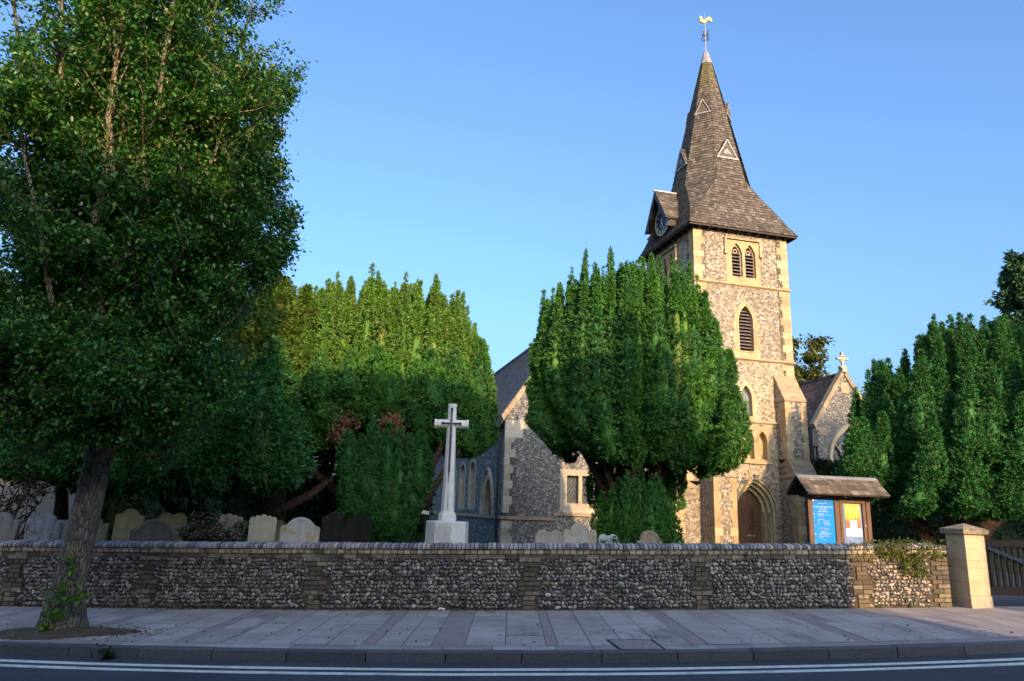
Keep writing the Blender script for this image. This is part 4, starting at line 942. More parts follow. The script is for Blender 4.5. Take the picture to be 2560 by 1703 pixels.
trunks(YX, YY-.2, .1, [((YX-.9, YY-.7, 3.6), .05), ((YX-.25, YY-.9, 3.7), .06), ((YX+.15, YY-.8, 3.9), .07), ((YX+1.0, YY-.7, 3.7), .07), ((YX+1.5, YY-.5, 3.7), .06), ((YX-1.6, YY-.3, 3.9), .06), ((YX, YY+.8, 4), .08)], .17, parent=y2)
# --- the broad yew on the left
LX, LY = at(955, 900, 20.6).x, 20.6
y1 = empty('yew_tree', (0, 0, 0), label='wide domed olive green yew behind the white memorial cross', cat='tree', group='clipped upright yews in the churchyard')
cols = yew(LX+.05, LY, 3.3, 2.4, 7.6, 3.5, 205, .21, rng, topf=lambda a, b: (1.4*max(0, a)**3.2+.7*max(0, -a)**3)+.25*b*b, botf=lambda a, b: .1, vase=.84)
tips = tips_of(cols, rng, 1, .085, .65); V, Q = column_foliage(cols, 430, .09, rng, seed=8, lump=.3); V2, Q2 = column_foliage(tips, 850, .062, rng, seed=4, lump=.12, rr=.6)
np_mesh('crown', np.concatenate([V, V2]), np.concatenate([Q, Q2+len(V)]), m_yew2, y1)
low = []
for (px, py0, py1, Y, Rc) in ((700, 1075, 950, 18.6, .55), (760, 1130, 960, 18.4, .5), (830, 1090, 950, 18.4, .5), (915, 1060, 930, 18.2, .42), (975, 1040, 900, 18.2, .5), (1040, 1075, 905, 18.3, .45), (1110, 1110, 900, 18.5, .42), (1165, 1140, 920, 19.0, .5), (1200, 1120, 850, 19.6, .45), (1080, 1030, 880, 18.2, .5), (880, 1010, 880, 18.1, .5), (800, 1030, 880, 18.2, .5), (1140, 1060, 880, 18.6, .5), (1190, 1060, 900, 20.0, .4), (690, 1010, 860, 18.9, .5), (945, 1000, 870, 18.0, .4)):
    a, b = at(px, py0, Y), at(px, py1, Y); low.append(([tuple(a+Vector((0, .3, 0))), tuple(a.lerp(b, .35)), tuple(b)], Rc))
for a, b in ((-.8, .1), (-.3, .7), (.4, .8), (.85, .3), (0, .2), (-.6, -.3), (.5, -.1)):
    low.append(([(LX+a*2.6, LY+b*2, 3.1), (LX+a*2.8, LY+b*2.1, 3.9), (LX+a*2.8, LY+b*2.1, 5)], .7))
V, Q = column_foliage(low, 420, .095, rng, seed=9, lump=.3, lsc=3.2); np_mesh('lower_crown', V, Q, m_yew, y1)
bs = []
for px, py0, py1 in ((880, 1300, 1120), (905, 1345, 1090), (935, 1350, 1040), (965, 1360, 1060), (1000, 1360, 1075), (1030, 1300, 1090), (1050, 1240, 1080), (985, 1350, 1150), (950, 1345, 1180), (1015, 1330, 1170), (915, 1260, 1100), (870, 1200, 1080)):
    for Y in (17.6, 18.1): a, b = at(px, py0, Y), at(px+rnd.uniform(-8, 8), py1, Y); bs.append(([tuple(a), tuple(a.lerp(b, .5)), tuple(b)], .24))
V, Q = column_foliage(bs, 560, .07, rng, seed=12, axis_up=.9); np_mesh('basal_shoots', V, Q, m_yewdark, y1)
bt = at(985, 1350, 18.4)
tg = [(tuple(at(px, py, Y)), r_) for px, py, Y, r_ in ((1120, 1080, 18.6, .07), (1160, 1110, 18.9, .05), (1000, 1050, 18.6, .07), (860, 1060, 18.8, .06), (700, 1120, 19.3, .07), (1080, 1060, 20, .08))]
trunks(bt.x, 18.7, .05, tg, .24, parent=y1, zf=1.0)
# dry brown sprays caught inside the crown
P = []
for px, py, s_ in ((862, 1070, .28), (850, 1095, .22), (980, 1070, .2), (995, 1090, .16), (975, 1060, .2)):
    c_ = np.array(at(px, py, 17.9)); P.append(c_+rng.normal(size=(140, 3))*s_*.6)
P = np.concatenate(P); V, Q = instance(TV, TQ, P, rng.normal(size=P.shape), np.full(len(P), .09), rng); np_mesh('dry_sprays', V, Q, m_dead, y1)
# --- spreading yews at far left, hanging foliage
def spread(name, lab, pts, mat, dens, size, seed, grp=None, droop=-.15):
    t = empty(name, (0, 0, 0), label=lab, cat='tree', group=grp); cs_ = []
    for px, py0, py1, Y, Rc in pts: a, b = at(px, py0, Y), at(px, py1, Y); cs_.append(([tuple(a), tuple(a.lerp(b, .4)), tuple(b)], Rc))
    V, Q = column_foliage(cs_, dens, size, rng, seed=seed, lump=.42, lsc=2.6, axis_up=droop, sharp=2.5, rr=.75); np_mesh('crown', V, Q, mat, t); return t
pts = []
for k in range(34):
    px = rng.uniform(590, 770); f = (px-590)/180
    pts.append((px, rng.uniform(820, 1050), rng.uniform(715, 860)-40*math.sin(f*3.1), 19.6+rng.uniform(-.6, 1.2), rng.uniform(.3, .5)))
pts += [(715, 820, 692, 19.6, .26), (700, 850, 740, 19.4, .3), (735, 850, 735, 19.6, .3), (640, 900, 765, 19.6, .35), (665, 900, 770, 19.6, .3)]
ty = spread('yew_tree', 'loose golden-green common yew between the street tree and the domed yew', pts, m_yewgold, 300, .12, 31)
trunks(at(690, 1300, 19.5).x, 19.8, 0, [(tuple(at(650, 900, 19.8)), .08), (tuple(at(720, 900, 19.8)), .08), (tuple(at(560, 1090, 19.2)), .09), (tuple(at(690, 1000, 19.8)), .1)], .26, parent=ty)
pts = []
for k in range(96):
    px = rng.uniform(-120, 720); py0 = 1230-abs(px-420)*.12+rng.uniform(-50, 20); pts.append((px, py0, py0-rng.uniform(140, 330), rng.uniform(15.3, 18.5), rng.uniform(.35, .6)))
for px in (560, 600, 640, 665, 700): pts.append((px, 1215+rng.uniform(-15, 15), 1040, 15.8, .4))
ty = spread('yew_tree', 'low spreading dark yew with hanging sprays above the left gravestones', pts, m_yewdark, 330, .12, 41)
trunks(at(500, 1330, 17.5).x, 17.2, 0, [(tuple(at(360, 1180, 17)), .1), (tuple(at(610, 1180, 17)), .1), (tuple(at(480, 1100, 17)), .1)], .22, parent=ty, zf=.7)
g = MB(); g.tube([tuple(at(610, 1385, 17.6)), tuple(at(640, 1320, 17.6)), tuple(at(700, 1275, 17.8)), tuple(at(770, 1240, 18)), tuple(at(830, 1200, 18.3))], [.13, .13, .12, .11, .07], 9); g.build('limb', m_yewbark, ty, smooth=True); g = MB(); g.tube([tuple(at(152, 1300, 18)), tuple(at(155, 1240, 18)), tuple(at(150, 1170, 18))], [.17, .14, .13], 9); g.build('limb', m_yewbark, ty, smooth=True)
# --- yews on the right: darker green, with shade put into the needle colour
def yew_px(lab, items, mat, Y0, seed, extra=(), dens=430, size=.1, R0=.42):
    t = empty('yew_tree', (0, 0, 0), label=lab, cat='tree', group='clipped upright yews in the churchyard'); cs_ = []
    for px, pt, pb, dy, Rc in items:
        a, b = at(px, pb, Y0+dy), at(px, pt, Y0+dy); cs_.append(([tuple(a+Vector((0, .5, 0))), tuple(a.lerp(b, .3)), tuple(b)], Rc))
    V, Q = column_foliage(cs_, dens, size, rng, seed=seed, lump=.34); V2, Q2 = column_foliage(tips_of(cs_, rng, 1, .12, .7), 600, .075, rng, seed=4, lump=.14, rr=.6)
    np_mesh('crown', np.concatenate([V, V2]), np.concatenate([Q, Q2+len(V)]), mat, t); return t
it = []
for px, pt in ((2140, 985), (2163, 1000), (2190, 915), (2207, 902), (2222, 920), (2248, 925), (2262, 898), (2275, 950), (2290, 990), (2240, 960), (2175, 960)):
    it.append((px, pt, 1200+rng.uniform(-30, 40), rng.uniform(-.4, .9), rng.uniform(.25, .34)))
for px, pt, pb in ((2160, 1050, 1230), (2205, 1035, 1250), (2235, 1060, 1260), (2285, 1060, 1270), (2180, 1110, 1260), (2250, 1130, 1270), (2310, 1120, 1280), (2140, 1080, 1210)): it.append((px, pt, pb, rng.uniform(-1.7, -.9), .33))
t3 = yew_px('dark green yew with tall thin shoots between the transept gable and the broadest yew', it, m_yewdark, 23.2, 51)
it = []
for k in range(80):
    px = rng.uniform(2300, 2800); top = 835+.00045*(px-2400)**2*(1 if px < 2400 else .35)+rng.uniform(-20, 45); it.append((px, top, 1180+rng.uniform(-40, 50), rng.uniform(-1.2, 2.2), rng.uniform(.3, .42)))
for px, pt in ((2308, 870), (2335, 825), (2378, 818), (2400, 812), (2428, 820), (2462, 830), (2510, 822), (2545, 828), (2360, 850)): it.append((px, pt, 1150, rng.uniform(-.5, .5), .34))
for px, pt, pb in ((2375, 990, 1200), (2420, 915, 1190), (2480, 930, 1210), (2520, 1060, 1290), (2440, 1080, 1260), (2330, 1040, 1230), (2400, 1110, 1270), (2550, 1000, 1230), (2590, 900, 1200), (2345, 1150, 1290), (2300, 1180, 1290), (2420, 1180, 1290), (2470, 1190, 1300), (2380, 1200, 1285), (2530, 1190, 1300)): it.append((px, pt, pb, rng.uniform(-2.4, -1.5), .36))
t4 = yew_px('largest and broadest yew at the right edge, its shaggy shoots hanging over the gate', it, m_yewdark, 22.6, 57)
b4 = at(2400, 1330, 22.8)
trunks(b4.x, b4.y, .2, [(tuple(at(px, py, 22.5)), .08) for px, py in ((2340, 1200), (2420, 1150), (2480, 1170), (2560, 1150), (2620, 1180))], .3, parent=t4, zf=.8)
b3 = at(2340, 1330, 23.4); trunks(b3.x, b3.y, .2, [(tuple(at(px, py, 23.2)), .07) for px, py in ((2200, 1180), (2260, 1150), (2240, 1220))], .2, parent=t3, zf=.6)
# --- broadleaf tree builder
LV_ = np.array([[0, 0, 0], [-.3, .06, .32], [-.27, .04, .68], [0, -.08, 1.05], [.27, .04, .68], [.3, .06, .32]]); LQ_ = np.array([[0, 3, 2, 1], [0, 5, 4, 3]])
def leaves(P, D, size, rng, droop=.45):
    """leaf blades: base at P, pointing along D with some droop"""
    n = len(P); D = D/np.linalg.norm(D, axis=1)[:, None]; D = D+np.array([0, 0, -droop])*rng.uniform(.2, 1.6, n)[:, None]; D /= np.linalg.norm(D, axis=1)[:, None]
    upv = np.tile([0, 0, 1.], (n, 1))+rng.normal(size=(n, 3))*.45; X = np.cross(D, upv); X /= np.linalg.norm(X, axis=1)[:, None]; Nn = np.cross(X, D)
    Fm = np.stack([X, Nn, D], 2); S = size*rng.uniform(.6, 1.25, n); A = np.einsum('nij,vj->nvi', Fm, LV_)*S[:, None, None]+P[:, None, :]
    return A.reshape(-1, 3), (LQ_[None]+(np.arange(n)*6)[:, None, None]).reshape(-1, 4)
def tree_skeleton(base, fork, tips, rng, nsub=9, nsub2=6, up_=.9, r0_=.12, inside=None, sublen=1.2):
    """limbs from fork to tips, side twigs rising from them; returns list of (pts, radii) and twig segments for leaves"""
    limbs = []; tw = []
    for tp in tips:
        tp = np.array(tp); f = np.array(fork)+rng.normal(size=3)*.08; mid = f+(tp-f)*.45+np.array([(tp-f)[0]*.12, (tp-f)[1]*.12, -.1])
        k = np.linspace(0, 1, 12)[:, None]; c_ = (1-k)**2*f+2*k*(1-k)*mid+k*k*tp; c_[1:-1] += rng.normal(size=(10, 3))*.05
        L = np.linalg.norm(tp-f); r_ = r0_*(L/6)**.5; limbs.append((c_, r_*(1-.93*k[:, 0])))
        for s in range(nsub):
            t = rng.uniform(.12, .97); b = np.array([np.interp(t, k[:, 0], c_[:, i]) for i in range(3)]); a = rng.uniform(0, 2*np.pi)
            d = np.array([np.cos(a), np.sin(a), up_*rng.uniform(.2, 1.3)]); d /= np.linalg.norm(d); l = sublen*rng.uniform(.5, 1.3)*(1.15-.6*t); e = b+d*l
            if inside is not None and not inside(e): continue
            m2 = b+d*l*.5+rng.normal(size=3)*.05; limbs.append((np.array([b, m2, e]), np.array([.02, .012, .004])*(1.3-.5*t))); tw.append((b, e))
            for s2 in range(nsub2):
                t2 = rng.uniform(.15, 1); b2 = b+(e-b)*t2; a = rng.uniform(0, 2*np.pi); d2 = np.array([np.cos(a), np.sin(a), up_*rng.uniform(0, 1.1)])+d*.5; d2 /= np.linalg.norm(d2)
                e2 = b2+d2*sublen*.5*rng.uniform(.4, 1.2)
                if inside is not None and not inside(e2): continue
                tw.append((b2, e2))
                if rng.random() < .5: limbs.append((np.array([b2, e2]), np.array([.008, .003])))
        tw.append((c_[-3], c_[-1]))
    return limbs, tw
def leafset(tw, per, rng, spread_=.06):
    n = len(tw); B = np.array([t[0] for t in tw]); E_ = np.array([t[1] for t in tw]); idx = rng.integers(0, n, n*per); t = rng.uniform(.1, 1.05, len(idx))[:, None]
    P = B[idx]+(E_[idx]-B[idx])*t; D = (E_[idx]-B[idx]); D = D/np.linalg.norm(D, axis=1)[:, None]*.6+rng.normal(size=P.shape)*.7; P = P+rng.normal(size=P.shape)*spread_
    return P, D
# --- the street tree (leaning trunk in the pavement)
bx, by = -5.95, 10.25
st = empty('street_tree', (bx, by, gz(bx)), label='tall leafy street tree with a leaning lichen-spotted trunk, in the pavement at the left', cat='tree')
def lp(p): return (p[0]-bx, p[1]-by, p[2]-gz(bx))
tk = [at(152, 1580, 10.25), at(160, 1530, 10.25), at(175, 1460, 10.22), at(190, 1400, 10.2), at(212, 1300, 10.15), at(232, 1200, 10.1), at(250, 1130, 10.1), at(262, 1050, 10.05)]
tk[0].z -= .1
g = MB(); n_ = 20; ring_pts = []; tr_r = [.33, .25, .205, .19, .18, .175, .17, .165]
fine = []
for i in range(len(tk)-1):
    for k in range(5): fine.append((tk[i].lerp(tk[i+1], k/5), tr_r[i]+(tr_r[i+1]-tr_r[i])*k/5))
fine.append((tk[-1], tr_r[-1]))
vs = []
for i, (p, r_) in enumerate(fine):
    for k in range(n_):
        a = 2*math.pi*k/n_; fl = max(0, 1-i/9); rr_ = r_*(1+.16*fl*math.sin(a*5+.8)+.05*math.sin(a*3+i*.25)+rnd.uniform(-.02, .02)); vs.append(lp(p+Vector((math.cos(a)*rr_, math.sin(a)*rr_, 0))))
g.add(vs, [(i*n_+k, i*n_+(k+1) % n_, (i+1)*n_+(k+1) % n_, (i+1)*n_+k) for i in range(len(fine)-1) for k in range(n_)])
g.build('trunk', m_bark, st, smooth=True)
fork = tk[-1]; ax0 = np.array([fork.x, fork.y, fork.z])
def crownR(z):   # crown radius with height (metres above the street)
    return np.interp(z, [1.7, 2.1, 2.8, 3.8, 5.0, 6.5, 8, 10, 12, 13.2], [.6, 1.3, 1.8, 2.1, 2.3, 2.4, 2.45, 2.45, 1.9, .3])
def cax(z): return np.array([np.interp(z, [2, 10], [ax0[0], ax0[0]-.3]), ax0[1]-.1])
def inside(p):
    c_ = cax(p[2]); a = math.atan2(p[1]-c_[1], p[0]-c_[0]); lob = 1+.09*math.sin(3*a+p[2]*1.3)+.07*math.sin(5*a-p[2]*2.1)
    return 1.75 < p[2] < 13.2 and math.hypot(p[0]-c_[0], p[1]-c_[1]) < crownR(p[2])*lob
tips = []
for k in range(17):
    a = k*2.4+rng.uniform(-.2, .2); z = [12.8, 11.5, 10.3, 9.2, 12, 8.0, 10.8, 7, 11.6, 6.2, 9.8, 8.6, 12.4, 7.6, 5.4, 10.0, 6.6][k]; r_ = crownR(z)*.88*(1 if z < 11.5 else .6); c_ = cax(z); tips.append((c_[0]+r_*math.cos(a), c_[1]+r_*math.sin(a), z))
for k in range(20):     # low, spreading and drooping limbs
    a = k*2*math.pi/20+.2; z = rng.uniform(2.0, 4.4); r_ = crownR(z)*.85; c_ = cax(z); tips.append((c_[0]+r_*math.cos(a), c_[1]+r_*math.sin(a), z))
for k in range(14):
    a = k*2.4+1.1; z = 6.8+k*.38; r_ = crownR(z)*(.9 if k % 2 else .5); c_ = cax(z); tips.append((c_[0]+r_*math.cos(a), c_[1]+r_*math.sin(a), z))
tips.append(tuple(at(738, 545, 10.0))); tips.append(tuple(at(725, 620, 9.8))); tips.append(tuple(at(700, 230, 9.9))); tips.append(tuple(at(725, 290, 10.2)))
limbs, tw = tree_skeleton(None, tuple(fork), tips, rng, 30, 8, 1.0, .07, inside, 1.1)
e1_ = [(np.array(at(a, b, Y)), np.array(at(c_, d, Y))) for a, b, c_, d, Y in ((640, 640, 735, 530, 10), (650, 700, 725, 590, 9.8), (660, 650, 720, 560, 10.2), (700, 600, 742, 545, 10), (690, 560, 735, 515, 9.9), (640, 680, 715, 650, 10), (680, 640, 730, 600, 9.9), (600, 700, 660, 690, 10))]
tw += e1_*4
g = MB()
for p_, r_ in limbs: g.tube([lp(q__) for q__ in p_], list(r_), 7 if r_[0] > .03 else 4, cap=False)
g.build('branches', m_twig, st, smooth=True, fix=False)
P, D = leafset(tw, 37, rng, .06)
V, Q = leaves(P, D, .064, rng); V = V-np.array([bx, by, gz(bx)]); np_mesh('crown', V, Q, m_lime, st)
print('street leaves', len(P))
# shoots sprouting from the base of the trunk
def shoots(name, pts, mat, parent, off=(0, 0, 0), size=.06, per=14, up_=.8):
    B = []; D = []; gm = MB()
    for p, r_, k in pts:
        p = np.array(p)
        for _ in range(k):
            d = rng.normal(size=3); d[1] = -abs(d[1]); d[2] = abs(d[2])*up_; d /= np.linalg.norm(d); e_ = p+d*r_*rng.uniform(.5, 1.2)
            t = rng.uniform(.2, 1, per)[:, None]; B.append(p+(e_-p)*t+rng.normal(size=(per, 3))*.012); D.append(np.tile(d, (per, 1))*.4+rng.normal(size=(per, 3))*.6)
    V, Q = leaves(np.concatenate(B), np.concatenate(D), size, rng, .3); return np_mesh(name, V-np.array(off), Q, mat, parent)
o_ = (bx, by, gz(bx))
shoots('shoots', [(at(150, 1500, 9.95), .22, 9), (at(170, 1470, 9.95), .15, 5), (at(195, 1500, 9.95), .16, 6), (at(140, 1540, 9.95), .2, 9), (at(205, 1485, 9.97), .12, 3), (at(170, 1400, 9.97), .1, 4), (at(172, 1425, 9.97), .1, 3), (at(110, 1570, 9.9), .12, 4)], m_shoot, st, o_, .06, 8)
# --- other trees and shrubs
def broadleaf(name, lab, cx, cy, z0, zf, zt, rad, mat, nl, size, seed, trunk_r=.2, grp=None, ntips=14, sub=10, flat=1.0, leafper=10):
    t = empty(name, (cx, cy, z0), label=lab, cat='tree', group=grp); r_ = np.random.default_rng(seed); tp = []
    for k in range(ntips):
        a = k*2.4; f = (k+.5)/ntips; z = zf+(zt-zf)*(.25+.75*f); rr_ = rad*math.sin(min(1, (1.12-f)*1.25)*math.pi/2)*r_.uniform(.6, 1); tp.append((rr_*math.cos(a), rr_*math.sin(a), z-z0))
    lm, tw_ = tree_skeleton(None, (0, 0, zf-z0), tp, r_, sub, 5, .5, trunk_r*.6, None, rad*.34)
    g = MB(); g.tube([(0, 0, -.2), (.03, .02, (zf-z0)*.5), (0, 0, zf-z0+.3)], [trunk_r*1.3, trunk_r, trunk_r*.8], 10)
    for p_, q__ in lm: g.tube([tuple(x) for x in p_], list(q__), 5, cap=False)
    g.build('trunk', m_bark, t, smooth=True, fix=False)
    P, D = leafset(tw_, leafper, r_, rad*.05); V, Q = leaves(P, D, size, r_); np_mesh('crown', V, Q, mat, t); return t
c_ = at(2020, 930, 46); broadleaf('deciduous_tree', 'round yellow-green tree far behind the church tower', c_.x-.6, 46, 1, 5, c_.z+2.6, 3.4, m_autumn, 0, .26, 61, .25, leafper=34)
for px, top, Y, rad, mt, lab in ((20, 640, 31, 4.0, m_autumn, 'sunlit yellow-green tree at the far left, seen through the street tree'), (250, 700, 34, 4.2, m_autumn, 'sunlit tree behind the street tree trunk, beyond the graveyard'), (480, 780, 36, 4, m_yewgold, 'distant golden-green tree behind the loose common yew')):
    c_ = at(px, top, Y); broadleaf('deciduous_tree', lab, c_.x, Y, 0, 2.2, c_.z, rad, mt, 0, .26, 62+px, .25, ntips=18, sub=12, leafper=16)
# conifer at the upper right
CX = at(2560, 800, 40); cf_ = empty('conifer', (CX.x, 40, .8), label='tall dark conifer rising above the yews at the top right', cat='tree')
P = []; D = []; g = MB(); g.tube([(0, 0, 0), (0, 0, 16.2)], [.35, .03], 8)
for k in range(170):
    z = 5+11.6*(k/170)**.8; L = (16.9-z)*.30*rng.uniform(.7, 1.25)+.25; a = rng.uniform(0, 6.28); e_ = np.array([L*math.cos(a), L*math.sin(a), z-.15*L+.25*rng.uniform(-.5, 1)]); b = np.array([0, 0, z])
    g.tube([tuple(b), tuple(e_)], [.04, .01], 4, cap=False); t = rng.uniform(.25, 1.05, 46)[:, None]; q__ = b+(e_-b)*t+rng.normal(size=(46, 3))*.13; q__[:, 2] -= rng.uniform(0, .35, 46); P.append(q__); D.append(np.tile(e_-b, (46, 1))/L+np.array([0, 0, -.6])+rng.normal(size=(46, 3))*.35)
g.build('trunk', m_yewbark, cf_, fix=False); P = np.concatenate(P); D = np.concatenate(D); V, Q = instance(TV, TQ, P, D, .34*rng.uniform(.7, 1.3, len(P)), rng); np_mesh('crown', V, Q, m_conif, cf_)
# dark evergreen hedge closing the back of the graveyard, and a shrub at the far left
def hedge(name, lab, x0, x1, y, h0, h1, depth, mat, dens, size, seed):
    r_ = np.random.default_rng(seed); n = int((x1-x0)*(h1+depth)*dens); u_ = r_.uniform(0, 1, n); x = x0+(x1-x0)*u_; top = h0+(h1-h0)*noise3(np.stack([x*.7, x*0, x*0], 1), seed)+.4*noise3(np.stack([x*2.1, x*0, x*0+5], 1), seed)
    z = top*np.sqrt(r_.uniform(0, 1, n)); yy = y+r_.uniform(-depth, depth, n)*(1-(z/np.maximum(top, .1))**4*.6); P = np.stack([x, yy, z], 1)
    V, Q = instance(TV, TQ, P, r_.normal(size=P.shape)+np.array([0, -.4, .6]), size*r_.uniform(.6, 1.3, n), r_)
    c_ = np.array([(a, b, c) for c in (0, h0*.72) for a, b in ((x0, y-.4), (x1, y-.4), (x1, y+.4), (x0, y+.4))]); cq = np.array([(0, 1, 5, 4), (1, 2, 6, 5), (2, 3, 7, 6), (3, 0, 4, 7), (4, 5, 6, 7)])+len(V)
    return tag(np_mesh(name, np.concatenate([V, c_]), np.concatenate([Q, cq]), mat), lab, 'hedge')
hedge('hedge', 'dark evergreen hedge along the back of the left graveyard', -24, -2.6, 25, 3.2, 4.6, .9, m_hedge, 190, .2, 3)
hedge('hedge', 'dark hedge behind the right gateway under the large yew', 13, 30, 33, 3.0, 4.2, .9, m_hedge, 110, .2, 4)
# shrub with bare-looking twigs at the far left
sh = empty('shrub', (-10.6, 15.4, 0), label='dark twiggy shrub at the far left edge behind the gravestones', cat='shrub')
tp = [(rng.uniform(-1.6, 1.1), rng.uniform(-.7, .7), rng.uniform(1.4, 3.0)) for _ in range(26)]; lm, tw_ = tree_skeleton(None, (0, 0, .1), tp, rng, 9, 4, .6, .04, None, .5); g = MB()
for p_, q__ in lm: g.tube([tuple(x) for x in p_], list(q__), 4, cap=False)
g.build('stems', m_yewbark, sh, fix=False); P, D = leafset(tw_, 5, rng, .04); V, Q = leaves(P, D, .05, rng); np_mesh('foliage', V, Q, m_hedge, sh)
# flowering shrub by the gravestones
rp = at(520, 1380, 14.3); rb = empty('flowering_shrub', (rp.x, rp.y, 0), label='bushy shrub with small pink flowers in front of the scalloped gravestone', cat='shrub')
tp = [(rng.uniform(-.55, .75), rng.uniform(-.25, .25), rng.uniform(.85, 1.4)) for _ in range(34)]+[(-.5, 0, 1.95), (-.1, .05, 2.1), (0, 0, 2.15), (.05, .1, 1.9), (.12, 0, 2.05)]; lm, tw_ = tree_skeleton(None, (0, 0, .3), tp, rng, 8, 3, .6, .015, None, .22); g = MB()
for p_, q__ in lm: g.tube([tuple(x) for x in p_], list(q__), 4, cap=False)
g.build('stems', m_yewbark, rb, fix=False); P, D = leafset(tw_, 9, rng, .02); V, Q = leaves(P, D, .036, rng); np_mesh('foliage', V, Q, m_yewdark, rb)
P, D = leafset(tw_[:int(len(tw_)*.9)], 2, rng, .06); P = P[(P[:, 2] < 1.5) & (P[:, 2] > .85)][:520]; P[:, 1] -= .08; V, Q = instance(TV, TQ, P, rng.normal(size=P.shape)+np.array([0, -1, .5]), np.full(len(P), .03), rng); np_mesh('blossom', V, Q, m_pink, rb)

# ------------------------------------------------------------------ gravestones
def stone_outline(kind, w_, h):
    a = w_/2; P = [(-a*.94, 0), (a*.94, 0)]
    def arc(cx, cz, r_, t0, t1, n=8, sx=1.): return [(cx+sx*r_*math.cos(t), cz+r_*math.sin(t)) for t in np.linspace(t0, t1, n)]
    pi = math.pi
    if kind == 'round': P += [(a, h-a*.75)]+arc(0, h-a*.75, a*.8, 0, pi, 14, 1.0)[0:]+[(-a, h-a*.75)]
    elif kind == 'shoulder': P += [(a, h-a*.5)]+arc(a*.86, h-a*.5, a*.14, 0, pi, 5)+arc(0, h-a*.55, a*.55, .15, pi-.15, 10)+arc(-a*.86, h-a*.5, a*.14, 0, pi, 5)+[(-a, h-a*.5)]
    elif kind == 'ears': P += [(a, h-a*.42)]+arc(a*.82, h-a*.36, a*.17, 0, pi, 6)+arc(0, h-a*.42, a*.55, .2, pi-.2, 12, 1.1)[0:]+arc(-a*.82, h-a*.36, a*.17, 0, pi, 6)+[(-a, h-a*.42)]
    elif kind == 'ogee': P += [(a, h-a*.62), (a*.97, h-a*.5), (a*.8, h-a*.44), (a*.7, h-a*.4), (a*.62, h-a*.3), (a*.4, h-a*.1), (a*.15, h-.01), (0, h), (-a*.15, h-.01), (-a*.4, h-a*.1), (-a*.62, h-a*.3), (-a*.7, h-a*.4), (-a*.8, h-a*.44), (-a*.97, h-a*.5), (-a, h-a*.62)]
    elif kind == 'scallop': P += [(a, h-a*.32)]+arc(a*.78, h-a*.25, a*.2, 0, pi*.8, 5)+arc(a*.42, h-a*.12, a*.17, 0, pi, 5)+arc(0, h-a*.08, a*.22, 0, pi, 6)+arc(-a*.42, h-a*.12, a*.17, 0, pi, 5)+arc(-a*.78, h-a*.25, a*.2, pi*.2, pi, 5)+[(-a, h-a*.32)]
    elif kind == 'double': P += [(a, h-a*.3)]+arc(a*.5, h-a*.36, a*.4, .0, pi*.78, 7)+[(0, h-a*.1)]+arc(-a*.5, h-a*.36, a*.4, pi*.22, pi, 7)+[(-a, h-a*.3)]
    elif kind == 'flatdome': P += [(a, h-a*.35), (a*.9, h-a*.28), (a*.72, h-a*.26)]+arc(0, h-a*.62, a*.78, .5, pi-.5, 9, .9)+[(-a*.72, h-a*.26), (-a*.9, h-a*.28), (-a, h-a*.35)]
    return P
GREY, LIL, OL = (.2, .19, .18), (.36, .34, .34), (.24, .22, .13)
